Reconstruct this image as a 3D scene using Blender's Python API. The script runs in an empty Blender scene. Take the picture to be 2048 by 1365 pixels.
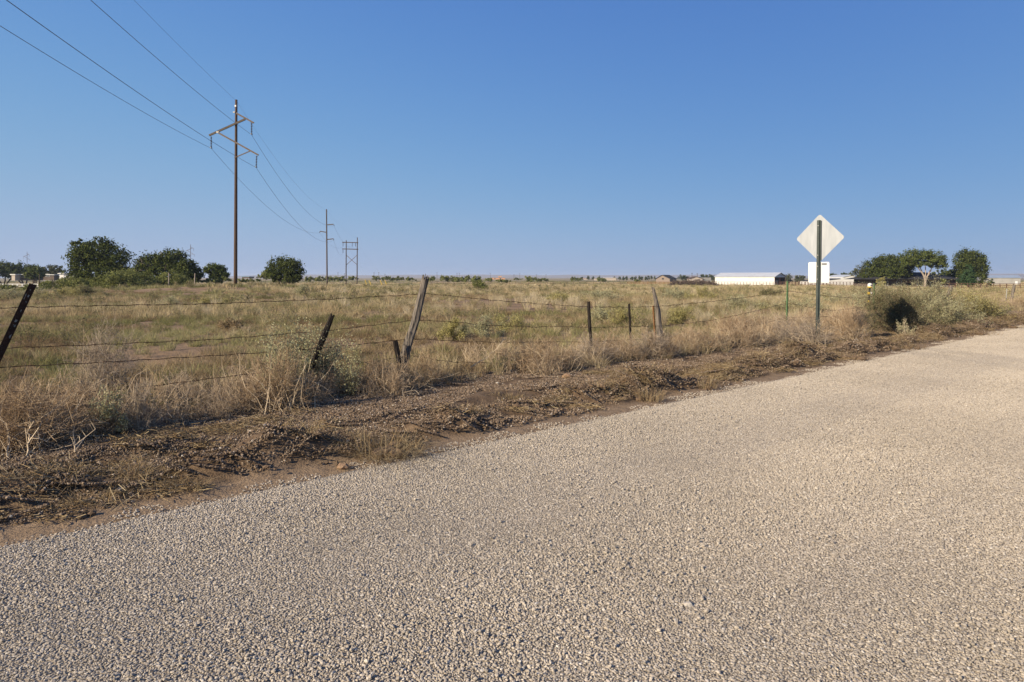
import bpy, math, random
import numpy as np
from mathutils import Vector, Matrix, Euler

R = math.radians
SC = bpy.context.scene
COL = SC.collection
rng = np.random.default_rng(7)
random.seed(7)

# ------------------------------------------------------------------ camera
F, CX, CY, H = 1300.0, 1024.0, 555.0, 1.55       # focal (px of a 2048 px wide frame), horizon, eye height
cam_d = bpy.data.cameras.new('camera')
cam = bpy.data.objects.new('camera', cam_d)
COL.objects.link(cam)
cam.location = (0, 0, H)
cam.rotation_euler = (R(90), 0, 0)
cam_d.sensor_width = 36
cam_d.lens = F / 2048 * 36
cam_d.shift_y = -(682.5 - CY) / 2048
cam_d.clip_start = 0.1
cam_d.clip_end = 30000
SC.camera = cam

# ------------------------------------------------------------------ sky, sun, exposure
SUN_AZ = math.atan2(-0.80, -0.60)                # compass angle of the sun from +Y towards +X
SUN_EL = R(25)
world = bpy.data.worlds.new('World')
SC.world = world
world.use_nodes = True
wn = world.node_tree
wn.nodes.clear()
wo = wn.nodes.new('ShaderNodeOutputWorld')
bg = wn.nodes.new('ShaderNodeBackground')
sky = wn.nodes.new('ShaderNodeTexSky')
sky.sky_type = 'NISHITA'
sky.sun_disc = False
sky.sun_elevation = SUN_EL
sky.sun_rotation = -SUN_AZ
sky.altitude = 1100
sky.air_density = 1.0
sky.dust_density = 0.8
sky.ozone_density = 3.0
bg.inputs['Strength'].default_value = 0.0758
# the camera's tone response, applied evenly to the whole sky (deeper blue, no clipped horizon)
KX = 0.1464
sp = wn.nodes.new('ShaderNodeSeparateColor'); cb = wn.nodes.new('ShaderNodeCombineColor')
wn.links.new(sky.outputs[0], sp.inputs[0])
for ch, (a_, b_) in enumerate(((0.455, 0.62), (0.495, 0.41), (0.67, 0.25))):
    mu = wn.nodes.new('ShaderNodeMath'); mu.operation = 'MULTIPLY'; mu.inputs[1].default_value = -KX / b_
    ex = wn.nodes.new('ShaderNodeMath'); ex.operation = 'EXPONENT'
    su = wn.nodes.new('ShaderNodeMath'); su.operation = 'SUBTRACT'; su.inputs[0].default_value = 1.0
    ml = wn.nodes.new('ShaderNodeMath'); ml.operation = 'MULTIPLY'; ml.inputs[1].default_value = a_ / KX
    wn.links.new(sp.outputs[ch], mu.inputs[0]); wn.links.new(mu.outputs[0], ex.inputs[0]); wn.links.new(ex.outputs[0], su.inputs[1])
    wn.links.new(su.outputs[0], ml.inputs[0]); wn.links.new(ml.outputs[0], cb.inputs[ch])
wn.links.new(cb.outputs[0], bg.inputs[0])
wn.links.new(bg.outputs[0], wo.inputs[0])

sl = bpy.data.lights.new('sun', 'SUN')
sl.energy = 4.7
sl.angle = R(0.55)
sl.color = (1.0, 0.85, 0.64)
sun = bpy.data.objects.new('sun', sl)
COL.objects.link(sun)
sd = Vector((math.sin(SUN_AZ) * math.cos(SUN_EL), math.cos(SUN_AZ) * math.cos(SUN_EL), math.sin(SUN_EL)))
sun.rotation_euler = sd.to_track_quat('Z', 'Y').to_euler()
sun.location = (-20, -15, 30)

SC.view_settings.view_transform = 'Standard'
SC.view_settings.look = 'None'
SC.view_settings.gamma = 1
SC.view_settings.exposure = 0.95
SC.view_settings.use_curve_mapping = False
SC.render.engine = 'CYCLES'
SC.cycles.max_bounces = 6
SC.cycles.transparent_max_bounces = 4
SC.cycles.use_denoising = True
try:
    SC.cycles.denoising_prefilter = 'ACCURATE'
except Exception:
    pass

# ------------------------------------------------------------------ helpers: noise, terrain, pixels to points
def _hash(ix, iy, seed):
    h = (ix.astype(np.int64) * 374761393 + iy.astype(np.int64) * 668265263 + seed * 1442695041) & 0xFFFFFFFF
    h = ((h ^ (h >> 13)) * 1274126177) & 0xFFFFFFFF
    h = (h ^ (h >> 16)) & 0xFFFFFFFF
    return h / 4294967295.0

def vnoise(x, y, seed=0):
    x = np.asarray(x, float); y = np.asarray(y, float)
    ix = np.floor(x); iy = np.floor(y)
    fx = x - ix; fy = y - iy
    fx = fx * fx * (3 - 2 * fx); fy = fy * fy * (3 - 2 * fy)
    a = _hash(ix, iy, seed); b = _hash(ix + 1, iy, seed); c = _hash(ix, iy + 1, seed); d = _hash(ix + 1, iy + 1, seed)
    return (a + (b - a) * fx) * (1 - fy) + (c + (d - c) * fx) * fy

def fbm(x, y, oct=4, seed=0):
    v = 0; amp = 0.5; k = 1.0
    for o in range(oct):
        v = v + amp * vnoise(np.asarray(x) * k, np.asarray(y) * k, seed + o * 17); amp *= 0.5; k *= 2.03
    return v

def sstep(a, b, x):
    u = np.clip((np.asarray(x, float) - a) / (b - a), 0, 1)
    return u * u * (3 - 2 * u)

X0, Y0 = -2.94, 3.73                             # a point on the road's edge
RX, RY = 0.753, 0.658                            # along the road
NX, NY = -0.658, 0.753                           # away from the road, into the field

def st(x, y):
    return (x - X0) * NX + (y - Y0) * NY, (x - X0) * RX + (y - Y0) * RY

def xy(s, t):
    return X0 + s * NX + t * RX, Y0 + s * NY + t * RY

POLE1 = (-36.2, 85.0)

def gz(x, y):
    x = np.asarray(x, float); y = np.asarray(y, float)
    s, t = st(x, y)
    d = np.hypot(x, y)
    far = -0.0075 * np.clip(d - 20, 0, 290) * sstep(4, 22, s)
    far = far - 0.6 * sstep(300, 1500, d) * sstep(4, 22, s)
    bump = 1.0 * np.exp(-(((x - POLE1[0]) / 16) ** 2 + ((y - POLE1[1]) / 16) ** 2))
    off = sstep(-0.15, 0.12, s)
    n1 = fbm(t * 0.9, s * 1.2, 3, 3)
    wob = 0.25 * (vnoise(t * 0.35, 0 * t, 5) - 0.5)
    n5 = fbm(t * 3.0, s * 3.0, 3, 41)
    n6 = fbm(t * 9.0, s * 9.0, 2, 43)
    berm = (0.06 + 0.23 * sstep(0.25, 0.75, fbm(t * 1.1, s * 0.4, 3, 11))) * np.exp(-((s - 0.82 - wob) / 0.27) ** 2)
    berm = berm * (0.55 + 0.9 * n5)
    ridge2 = 0.07 * np.exp(-((s - 1.75 - 2 * wob) / 0.25) ** 2) * n1 * 1.6
    rough = (0.05 * (n5 - 0.45) + 0.03 * (n6 - 0.4)) * sstep(0.3, 0.6, s) * (1 - 0.6 * sstep(8, 20, s))
    mound = 0.22 * (fbm(x * 0.22, y * 0.22, 3, 23) - 0.45) * sstep(3.2, 8, s)
    ditch = -0.04 * np.exp(-((s - 1.35) / 0.3) ** 2)
    near = off * (berm + ridge2 + rough + mound + ditch + 0.012 * (n5 - 0.5)) * (1 - sstep(60, 200, d))
    road = -0.06 * (1 - off)
    return far + bump + near + road

def P(px, py, d):
    return np.array([(px - CX) / F * d, d, H - (py - CY) / F * d])

def G(px, d, dz=0.0):
    x = (px - CX) / F * d
    return np.array([x, d, float(gz(x, d)) + dz])

def Yfence(px, s=3.5):
    k = (px - CX) / F
    return (s + X0 * NX + Y0 * NY) / (k * NX + NY)

# ------------------------------------------------------------------ helpers: meshes, objects
def mesh_np(name, V, Fc, mats=(), mi=None, smooth=False):
    """V (n,3); Fc a list of (m,k) arrays of faces"""
    V = np.asarray(V, np.float32)
    if not isinstance(Fc, (list, tuple)):
        Fc = [Fc]
    Fc = [np.asarray(f, np.int32) for f in Fc if len(f)]
    me = bpy.data.meshes.new(name)
    me.vertices.add(len(V)); me.vertices.foreach_set('co', V.ravel())
    lo = np.concatenate([f.ravel() for f in Fc])
    tot = np.concatenate([np.full(len(f), f.shape[1], np.int32) for f in Fc])
    start = np.concatenate([[0], np.cumsum(tot)[:-1]]).astype(np.int32)
    me.loops.add(len(lo)); me.loops.foreach_set('vertex_index', lo)
    me.polygons.add(len(tot)); me.polygons.foreach_set('loop_start', start)
    if mi is not None:
        me.polygons.foreach_set('material_index', np.asarray(mi, np.int32))
    if smooth:
        me.polygons.foreach_set('use_smooth', np.ones(len(tot), bool))
    else:
        me.polygons.foreach_set('use_smooth', np.zeros(len(tot), bool))
    for m in mats:
        me.materials.append(m)
    me.update(calc_edges=True); me.validate()
    return me

class MB:
    """collects shapes into one mesh"""
    def __init__(self):
        self.V = []; self.Q = []; self.T = []; self.N = []; self.n = 0
    def add(self, V, Fc):
        V = np.asarray(V, float).reshape(-1, 3)
        Fc = np.asarray(Fc, int)
        (self.Q if Fc.shape[1] == 4 else self.T).append(Fc + self.n)
        self.V.append(V); self.n += len(V)
        return self
    def poly(self, pts):
        self.V.append(np.asarray(pts, float)); self.N.append(list(range(self.n, self.n + len(pts)))); self.n += len(pts)
        return self
    def box(self, c, size, M=None):
        sx, sy, sz = [k / 2 for k in size]
        v = np.array([[x, y, z] for x in (-sx, sx) for y in (-sy, sy) for z in (-sz, sz)])
        if M is not None:
            v = v @ np.asarray(M).T
        return self.add(v + np.asarray(c, float), [[0, 1, 3, 2], [4, 6, 7, 5], [0, 4, 5, 1], [2, 3, 7, 6], [0, 2, 6, 4], [1, 5, 7, 3]])
    def bar(self, a, b, w, h=None, up=(0, 0, 1)):
        a = np.asarray(a, float); b = np.asarray(b, float); h = h or w
        u = (b - a); L = np.linalg.norm(u); u = u / L
        up = np.asarray(up, float)
        if abs(u @ up) > 0.98:
            up = np.array([1.0, 0, 0])
        sx = np.cross(u, up); sx /= np.linalg.norm(sx); sz = np.cross(sx, u)
        M = np.stack([sx, u, sz], 1)
        return self.box((a + b) / 2, (w, L, h), M)
    def tube(self, pts, rad, n=6, cap=True):
        pts = np.asarray(pts, float); rad = np.broadcast_to(np.asarray(rad, float), (len(pts),))
        T = np.gradient(pts, axis=0); T /= np.linalg.norm(T, axis=1)[:, None] + 1e-9
        ref = np.array([0.0, 0, 1]) if abs(T[0][2]) < 0.9 else np.array([1.0, 0, 0])
        A = np.cross(T, ref); A /= np.linalg.norm(A, axis=1)[:, None] + 1e-9
        B = np.cross(T, A)
        ang = np.arange(n) / n * 2 * np.pi
        V = pts[:, None] + rad[:, None, None] * (np.cos(ang)[None, :, None] * A[:, None] + np.sin(ang)[None, :, None] * B[:, None])
        k = len(pts)
        i = np.arange(k - 1)[:, None] * n; j = np.arange(n)[None]; j2 = (j + 1) % n
        Fq = np.stack([i + j, i + n + j, i + n + j2, i + j2], -1).reshape(-1, 4)
        base = self.n
        self.add(V.reshape(-1, 3), Fq)
        if cap:
            self.N.append([base + q for q in range(n)][::1]); self.N.append([base + (k - 1) * n + q for q in range(n)][::-1])
        return self
    def mesh(self, name, mats=(), smooth=False):
        V = np.concatenate(self.V)
        Fc = []
        if self.Q: Fc.append(np.concatenate(self.Q))
        if self.T: Fc.append(np.concatenate(self.T))
        byk = {}
        for p in self.N: byk.setdefault(len(p), []).append(p)
        for k in byk: Fc.append(np.array(byk[k]))
        return mesh_np(name, V, Fc, mats, smooth=smooth)

def tag(o, label=None, cat=None, group=None, kind=None):
    if label: o['label'] = label
    if cat: o['category'] = cat
    if group: o['group'] = group
    if kind: o['kind'] = kind
    return o

def link(name, me, parent=None, loc=(0, 0, 0)):
    o = bpy.data.objects.new(name, me)
    COL.objects.link(o)
    o.location = loc
    if parent is not None:
        o.parent = parent
    return o

def thing(name, label, cat, loc=(0, 0, 0), group=None):
    o = bpy.data.objects.new(name, None)
    o.empty_display_size = 0.2
    COL.objects.link(o)
    o.location = [float(k) for k in loc]
    return tag(o, label, cat, group)

def wloc(o):
    v = Vector((0, 0, 0))
    while o is not None:
        v = v + o.location; o = o.parent
    return v

def part(name, mb, mat, parent, smooth=False, label=None):
    """mb in world coordinates becomes a child of parent"""
    me = mb.mesh(name, (mat,), smooth) if isinstance(mb, MB) else mb
    w = wloc(parent)
    me.transform(Matrix.Translation(-w))
    o = link(name, me, parent)
    if label: o['label'] = label
    return o

def solo(name, mb, mat, label, cat, base, group=None, smooth=False, kind=None):
    """a thing that is one mesh, its origin at its base"""
    me = mb.mesh(name, (mat,), smooth) if isinstance(mb, MB) else mb
    me.transform(Matrix.Translation(-Vector([float(k) for k in base])))
    o = link(name, me, None, [float(k) for k in base])
    return tag(o, label, cat, group, kind)

# ------------------------------------------------------------------ materials
def new_mat(name):
    m = bpy.data.materials.new(name); m.use_nodes = True
    nt = m.node_tree; nt.nodes.clear()
    out = nt.nodes.new('ShaderNodeOutputMaterial')
    return m, nt, out

def nd(nt, typ, **kw):
    n = nt.nodes.new(typ)
    for k, v in kw.items():
        setattr(n, k, v)
    return n

ALB = 0.75
def ramp(nt, fac, stops):
    r = nt.nodes.new('ShaderNodeValToRGB')
    e = r.color_ramp.elements
    while len(e) < len(stops):
        e.new(0.5)
    for k, (p, c) in enumerate(stops):
        e[k].position = p; e[k].color = (c[0] * ALB, c[1] * ALB, c[2] * ALB, 1)
    if fac is not None:
        nt.links.new(fac, r.inputs[0])
    return r

def mixc(nt, a, b, fac, mode='MIX'):
    m = nt.nodes.new('ShaderNodeMix'); m.data_type = 'RGBA'; m.blend_type = mode
    for k, v in ((6, a), (7, b), (0, fac)):
        if hasattr(v, 'is_output') or hasattr(v, 'links'):
            nt.links.new(v, m.inputs[k])
        elif k == 0:
            m.inputs[0].default_value = v
        else:
            m.inputs[k].default_value = (v[0], v[1], v[2], 1)
    return m.outputs[2]

def math_(nt, op, a, b=None, c=None):
    m = nt.nodes.new('ShaderNodeMath'); m.operation = op
    for k, v in enumerate((a, b, c)):
        if v is None: continue
        if hasattr(v, 'links'): nt.links.new(v, m.inputs[k])
        else: m.inputs[k].default_value = v
    return m.outputs[0]

def mrange(nt, v, a, b, c=0.0, d=1.0):
    m = nt.nodes.new('ShaderNodeMapRange'); m.interpolation_type = 'SMOOTHSTEP'
    nt.links.new(v, m.inputs[0])
    for k, q in zip((1, 2, 3, 4), (a, b, c, d)): m.inputs[k].default_value = q
    return m.outputs[0]

def noise(nt, vec, scale, detail=3, rough=0.55):
    n = nt.nodes.new('ShaderNodeTexNoise'); n.inputs['Scale'].default_value = scale
    n.inputs['Detail'].default_value = detail; n.inputs['Roughness'].default_value = rough
    if vec is not None: nt.links.new(vec, n.inputs['Vector'])
    return n.outputs[0]

def mat_surface(name, c1, c2, rough=0.85, metal=0.0, scale=6.0, bump=0.0, bscale=None, stretch=None, spec=0.3):
    """two colours mixed by noise, a little relief"""
    m, nt, out = new_mat(name)
    b = nd(nt, 'ShaderNodeBsdfPrincipled')
    tc = nd(nt, 'ShaderNodeTexCoord')
    v = tc.outputs['Object']
    if stretch:
        mp = nd(nt, 'ShaderNodeMapping'); mp.inputs['Scale'].default_value = stretch
        nt.links.new(v, mp.inputs[0]); v = mp.outputs[0]
    n = noise(nt, v, scale, 5)
    nt.links.new(ramp(nt, n, [(0.3, c1), (0.7, c2)]).outputs[0], b.inputs['Base Color'])
    b.inputs['Roughness'].default_value = rough; b.inputs['Metallic'].default_value = metal
    b.inputs['Specular IOR Level'].default_value = spec
    if bump:
        bn = nd(nt, 'ShaderNodeBump'); bn.inputs['Strength'].default_value = 1.0; bn.inputs['Distance'].default_value = bump
        nt.links.new(noise(nt, v, bscale or scale * 3, 4), bn.inputs['Height'])
        nt.links.new(bn.outputs[0], b.inputs['Normal'])
    nt.links.new(b.outputs[0], out.inputs[0])
    return m

def mat_foliage(name, stops, trans=0.25, location=False, lscale=0.12, lmix=0.6):
    """per-leaf random colour; for scattered copies the colour also drifts across the field"""
    m, nt, out = new_mat(name)
    geo = nd(nt, 'ShaderNodeNewGeometry')
    f = geo.outputs['Random Per Island']
    if location:
        oi = nd(nt, 'ShaderNodeObjectInfo')
        n = mrange(nt, noise(nt, oi.outputs['Location'], lscale, 3), 0.32, 0.68)
        q = math_(nt, 'ADD', math_(nt, 'MULTIPLY', oi.outputs['Random'], 0.6), math_(nt, 'MULTIPLY', f, 0.4))
        f = math_(nt, 'ADD', math_(nt, 'MULTIPLY', n, lmix), math_(nt, 'MULTIPLY', q, 1 - lmix))
    c = ramp(nt, f, stops).outputs[0]
    d = nd(nt, 'ShaderNodeBsdfDiffuse'); t = nd(nt, 'ShaderNodeBsdfTranslucent'); mx = nd(nt, 'ShaderNodeMixShader')
    nt.links.new(c, d.inputs[0]); nt.links.new(c, t.inputs[0]); mx.inputs[0].default_value = trans
    nt.links.new(d.outputs[0], mx.inputs[1]); nt.links.new(t.outputs[0], mx.inputs[2]); nt.links.new(mx.outputs[0], out.inputs[0])
    return m

def mat_stone(name, stops, var=0.0):
    m, nt, out = new_mat(name)
    geo = nd(nt, 'ShaderNodeNewGeometry')
    c = ramp(nt, geo.outputs['Random Per Island'], stops).outputs[0]
    if var:
        n = mrange(nt, noise(nt, geo.outputs['Position'], 0.55, 4), 0.3, 0.7, 1 - var, 1 + var)
        c = mixc(nt, c, n, 1.0, 'MULTIPLY')
    b = nd(nt, 'ShaderNodeBsdfPrincipled'); b.inputs['Roughness'].default_value = 0.8; b.inputs['Specular IOR Level'].default_value = 0.25
    nt.links.new(c, b.inputs['Base Color']); nt.links.new(b.outputs[0], out.inputs[0])
    return m

def s_coord(nt):
    geo = nd(nt, 'ShaderNodeNewGeometry')
    sub = nd(nt, 'ShaderNodeVectorMath', operation='SUBTRACT'); sub.inputs[1].default_value = (X0, Y0, 0)
    nt.links.new(geo.outputs['Position'], sub.inputs[0])
    dot = nd(nt, 'ShaderNodeVectorMath', operation='DOT_PRODUCT'); dot.inputs[1].default_value = (NX, NY, 0)
    nt.links.new(sub.outputs[0], dot.inputs[0])
    return geo.outputs['Position'], dot.outputs['Value']

def mat_ground():
    m, nt, out = new_mat('soil')
    pos, s = s_coord(nt)
    n1 = noise(nt, pos, 0.35, 5); n2 = noise(nt, pos, 7.0, 5, 0.65); n3 = noise(nt, pos, 60.0, 3); nf = noise(nt, pos, 0.02, 5, 0.6)
    field = ramp(nt, n1, [(0.3, (0.20, 0.135, 0.085)), (0.5, (0.30, 0.205, 0.125)), (0.7, (0.36, 0.255, 0.16))]).outputs[0]
    fard = ramp(nt, nf, [(0.3, (0.17, 0.165, 0.085)), (0.5, (0.33, 0.26, 0.14)), (0.7, (0.38, 0.28, 0.155))]).outputs[0]
    cd = nd(nt, 'ShaderNodeVectorMath', operation='LENGTH'); nt.links.new(pos, cd.inputs[0])
    field = mixc(nt, field, fard, mrange(nt, cd.outputs['Value'], 90, 250))
    dirt = ramp(nt, n2, [(0.25, (0.09, 0.06, 0.038)), (0.5, (0.16, 0.11, 0.07)), (0.75, (0.25, 0.178, 0.115))]).outputs[0]
    strip = ramp(nt, n2, [(0.25, (0.23, 0.16, 0.10)), (0.75, (0.335, 0.245, 0.16))]).outputs[0]
    wob = math_(nt, 'ADD', s, math_(nt, 'MULTIPLY_ADD', n1, 0.5, -0.25))
    c = mixc(nt, strip, dirt, mrange(nt, wob, 0.22, 0.5))
    c = mixc(nt, c, field, mrange(nt, wob, 2.6, 4.0))
    c = mixc(nt, c, mrange(nt, n3, 0.25, 0.75, 0.78, 1.18), 1.0, 'MULTIPLY')
    b = nd(nt, 'ShaderNodeBsdfPrincipled'); b.inputs['Roughness'].default_value = 0.95; b.inputs['Specular IOR Level'].default_value = 0.1
    nt.links.new(c, b.inputs['Base Color'])
    bp = nd(nt, 'ShaderNodeBump'); bp.inputs['Distance'].default_value = 0.03; bp.inputs['Strength'].default_value = 0.9
    hh = math_(nt, 'MULTIPLY_ADD', n3, 0.35, n2)
    nt.links.new(hh, bp.inputs['Height']); nt.links.new(bp.outputs[0], b.inputs['Normal'])
    nt.links.new(b.outputs[0], out.inputs[0])
    return m

def mat_road():
    m, nt, out = new_mat('chip_seal')
    geo = nd(nt, 'ShaderNodeNewGeometry'); pos = geo.outputs['Position']
    vo = nd(nt, 'ShaderNodeTexVoronoi'); vo.inputs['Scale'].default_value = 70; nt.links.new(pos, vo.inputs['Vector'])
    n = noise(nt, pos, 9, 4)
    c = ramp(nt, n, [(0.3, (0.26, 0.22, 0.172)), (0.7, (0.35, 0.297, 0.23))]).outputs[0]
    b = nd(nt, 'ShaderNodeBsdfPrincipled'); b.inputs['Roughness'].default_value = 0.95; b.inputs['Specular IOR Level'].default_value = 0.15
    nt.links.new(c, b.inputs['Base Color'])
    bp = nd(nt, 'ShaderNodeBump'); bp.inputs['Distance'].default_value = 0.008; bp.invert = True
    nt.links.new(vo.outputs['Distance'], bp.inputs['Height']); nt.links.new(bp.outputs[0], b.inputs['Normal'])
    nt.links.new(b.outputs[0], out.inputs[0])
    return m

M = {}
M['ground'] = mat_ground()
M['road'] = mat_road()
M['hill'] = mat_surface('hillside', (0.20, 0.15, 0.10), (0.34, 0.25, 0.17), scale=0.004)
M['chip'] = mat_stone('road_chippings', [(0.0, (0.30, 0.265, 0.217)), (0.3, (0.415, 0.36, 0.29)), (0.75, (0.495, 0.43, 0.343)), (0.96, (0.565, 0.50, 0.415)), (1.0, (0.65, 0.605, 0.53))], 0.08)
M['pebble'] = mat_stone('brown_pebbles', [(0.0, (0.08, 0.056, 0.038)), (0.35, (0.165, 0.118, 0.078)), (0.75, (0.27, 0.195, 0.13)), (0.95, (0.38, 0.30, 0.22)), (1.0, (0.52, 0.48, 0.42))])
M['rock'] = mat_surface('sandstone', (0.24, 0.15, 0.09), (0.36, 0.24, 0.15), scale=14, bump=0.01)
M['pale_rock'] = mat_surface('pale_stone', (0.40, 0.36, 0.31), (0.52, 0.48, 0.42), scale=20, bump=0.003)
M['clod'] = mat_surface('dried_mud', (0.13, 0.09, 0.06), (0.225, 0.16, 0.108), scale=9, bump=0.02, rough=1, spec=0.05)
M['old_wood'] = mat_surface('weathered_wood', (0.06, 0.052, 0.045), (0.27, 0.235, 0.20), scale=3.2, bump=0.012, bscale=5, stretch=(14, 14, 1.2), rough=0.9, spec=0.1)
M['dark_wood'] = mat_surface('near_black_wood', (0.014, 0.012, 0.011), (0.05, 0.041, 0.035), scale=4, bump=0.008, stretch=(14, 14, 1.5), rough=0.9, spec=0.1)  # nearly black wood of the thin, stub and broken posts
M['pole_wood'] = mat_surface('creosoted_pole', (0.055, 0.032, 0.019), (0.105, 0.062, 0.036), scale=2, stretch=(9, 9, 0.25), rough=0.85, bump=0.01)
M['far_pole_wood'] = mat_surface('grey_brown_pole', (0.06, 0.048, 0.038), (0.11, 0.082, 0.064), scale=2, stretch=(9, 9, 0.25), rough=0.9)
M['arm_wood'] = mat_surface('crossarm_timber', (0.125, 0.097, 0.08), (0.185, 0.145, 0.12), scale=3, rough=0.85)
M['grey_arm'] = mat_surface('weathered_crossarm', (0.08, 0.066, 0.05), (0.14, 0.112, 0.086), scale=3, rough=0.85)
M['porcelain'] = mat_surface('brown_porcelain', (0.03, 0.022, 0.02), (0.06, 0.045, 0.04), rough=0.25, spec=0.5)
M['hardware'] = mat_surface('galvanised_steel', (0.35, 0.34, 0.32), (0.5, 0.48, 0.45), rough=0.5, metal=0.5)
M['conductor'] = mat_surface('conductor', (0.10, 0.10, 0.105), (0.16, 0.16, 0.165), rough=0.6)
M['barbwire'] = mat_surface('rusty_wire', (0.035, 0.02, 0.014), (0.10, 0.05, 0.03), scale=30, rough=0.8)
M['rust_steel'] = mat_surface('rusty_post', (0.016, 0.011, 0.010), (0.055, 0.03, 0.022), scale=12, rough=0.8, bump=0.002)
M['flake'] = mat_surface('flaking_paint', (0.16, 0.19, 0.20), (0.34, 0.36, 0.36), scale=25, rough=0.6)
M['rust_orange'] = mat_surface('orange_rust', (0.16, 0.075, 0.03), (0.27, 0.14, 0.06), scale=12, rough=0.9)
M['green_steel'] = mat_surface('green_post', (0.05, 0.115, 0.045), (0.085, 0.17, 0.065), scale=18, rough=0.55)
M['sign_post'] = mat_surface('dark_green_post', (0.018, 0.032, 0.028), (0.035, 0.052, 0.045), scale=14, rough=0.45, spec=0.5)
M['alu'] = mat_surface('aluminium_back', (0.37, 0.395, 0.415), (0.42, 0.445, 0.465), scale=4, rough=0.42, metal=0.0, spec=0.5)
M['alu'] = mat_surface('aluminium_back', (0.33, 0.355, 0.375), (0.44, 0.465, 0.485), scale=2.2, rough=0.42, stretch=(5, 5, 1), spec=0.5)
M['alu_new'] = mat_surface('bright_aluminium_back', (0.74, 0.74, 0.73), (0.80, 0.80, 0.79), scale=4, rough=0.35, spec=0.5)
M['sticker'] = mat_surface('grey_sticker', (0.13, 0.14, 0.15), (0.22, 0.23, 0.245), scale=60, rough=0.5)
M['yellow'] = mat_surface('yellow_plastic', (0.62, 0.40, 0.04), (0.75, 0.52, 0.06), rough=0.4)
M['dull_yellow'] = mat_surface('dull_yellow_plastic', (0.34, 0.24, 0.05), (0.42, 0.31, 0.07), rough=0.6)
M['white'] = mat_surface('white_paint', (0.70, 0.69, 0.66), (0.80, 0.79, 0.76), rough=0.5, scale=2)
M['black'] = mat_surface('black_plastic', (0.012, 0.012, 0.012), (0.03, 0.03, 0.03), rough=0.5)
M['white_metal'] = mat_surface('white_sheet_metal', (0.66, 0.65, 0.61), (0.76, 0.75, 0.71), rough=0.5, scale=0.5)
M['roof_metal'] = mat_surface('pale_metal_roof', (0.52, 0.54, 0.56), (0.62, 0.64, 0.66), rough=0.4, scale=0.5)
M['grey_metal'] = mat_surface('grey_sheet_metal', (0.24, 0.235, 0.22), (0.32, 0.31, 0.29), rough=0.55, scale=0.4)
M['blue_roof'] = mat_surface('blue_grey_roof', (0.28, 0.34, 0.42), (0.36, 0.42, 0.5), rough=0.4, scale=0.4)
M['shadow_wall'] = mat_surface('shaded_brown_board', (0.10, 0.075, 0.06), (0.16, 0.12, 0.095), rough=0.9, scale=1)  # dark tone stands in for shade on house, trailer and shed walls
M['dark_roof'] = mat_surface('dark_shingles', (0.022, 0.022, 0.026), (0.045, 0.043, 0.045), rough=0.9, scale=2)
M['brown_roof'] = mat_surface('brown_shingles', (0.10, 0.07, 0.055), (0.16, 0.11, 0.09), rough=0.9, scale=2)
M['brick'] = mat_surface('red_brown_brick', (0.15, 0.085, 0.06), (0.24, 0.14, 0.10), rough=0.9, scale=3)
M['barn_board'] = mat_surface('grey_brown_boards', (0.22, 0.17, 0.135), (0.32, 0.26, 0.21), rough=0.9, scale=1.5, stretch=(1, 1, 6))
M['cream'] = mat_surface('cream_siding', (0.46, 0.39, 0.32), (0.54, 0.47, 0.39), rough=0.7, scale=1)
M['adobe'] = mat_surface('orange_stucco', (0.55, 0.29, 0.16), (0.62, 0.35, 0.20), rough=0.9, scale=1)
M['teal_roof'] = mat_surface('blue_roof_sheet', (0.13, 0.30, 0.42), (0.18, 0.36, 0.48), rough=0.5, scale=1)
M['glass'] = mat_surface('window_glass', (0.02, 0.025, 0.03), (0.04, 0.045, 0.05), rough=0.08, spec=0.6)
M['pipe'] = mat_surface('brown_pipe', (0.085, 0.045, 0.03), (0.14, 0.075, 0.05), rough=0.8, scale=3)
M['red_metal'] = mat_surface('red_painted_metal', (0.30, 0.05, 0.035), (0.38, 0.08, 0.05), rough=0.6)
M['pale_bark'] = mat_surface('pale_bark', (0.30, 0.24, 0.19), (0.46, 0.39, 0.32), rough=0.9, scale=2)
M['bark'] = mat_surface('dark_bark', (0.06, 0.045, 0.035), (0.12, 0.09, 0.07), rough=0.95, scale=2)
M['brush'] = mat_surface('cut_brush', (0.07, 0.048, 0.036), (0.16, 0.115, 0.09), rough=0.95, scale=1)
M['twig_pale'] = mat_foliage('bleached_twigs', [(0, (0.48, 0.37, 0.25)), (1, (0.70, 0.58, 0.42))], 0.0)
M['stem'] = mat_foliage('woody_stems', [(0, (0.15, 0.105, 0.07)), (1, (0.26, 0.19, 0.13))], 0.0)
M['dead'] = mat_foliage('dead_twigs', [(0, (0.30, 0.205, 0.125)), (0.5, (0.45, 0.325, 0.205)), (1, (0.62, 0.48, 0.32))], 0.2)
M['dead_grey'] = mat_foliage('grey_dead_twigs', [(0, (0.28, 0.22, 0.17)), (0.5, (0.42, 0.345, 0.27)), (1, (0.58, 0.49, 0.39))], 0.2)
M['salt'] = mat_foliage('saltbush_leaves', [(0, (0.32, 0.31, 0.17)), (0.5, (0.48, 0.46, 0.27)), (1, (0.62, 0.59, 0.37))], 0.35)
M['salt_yellow'] = mat_foliage('yellow_green_leaves', [(0, (0.30, 0.275, 0.105)), (0.5, (0.46, 0.42, 0.17)), (1, (0.60, 0.54, 0.25))], 0.35)
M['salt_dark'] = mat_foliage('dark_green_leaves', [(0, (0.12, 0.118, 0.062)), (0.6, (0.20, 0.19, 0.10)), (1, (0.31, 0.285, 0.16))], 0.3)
M['elm'] = mat_foliage('elm_leaves', [(0, (0.045, 0.06, 0.018)), (0.6, (0.082, 0.105, 0.03)), (1, (0.17, 0.19, 0.06))], 0.3)  # brightest stop imitates sunlit leaves in the random leaf colour
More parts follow.
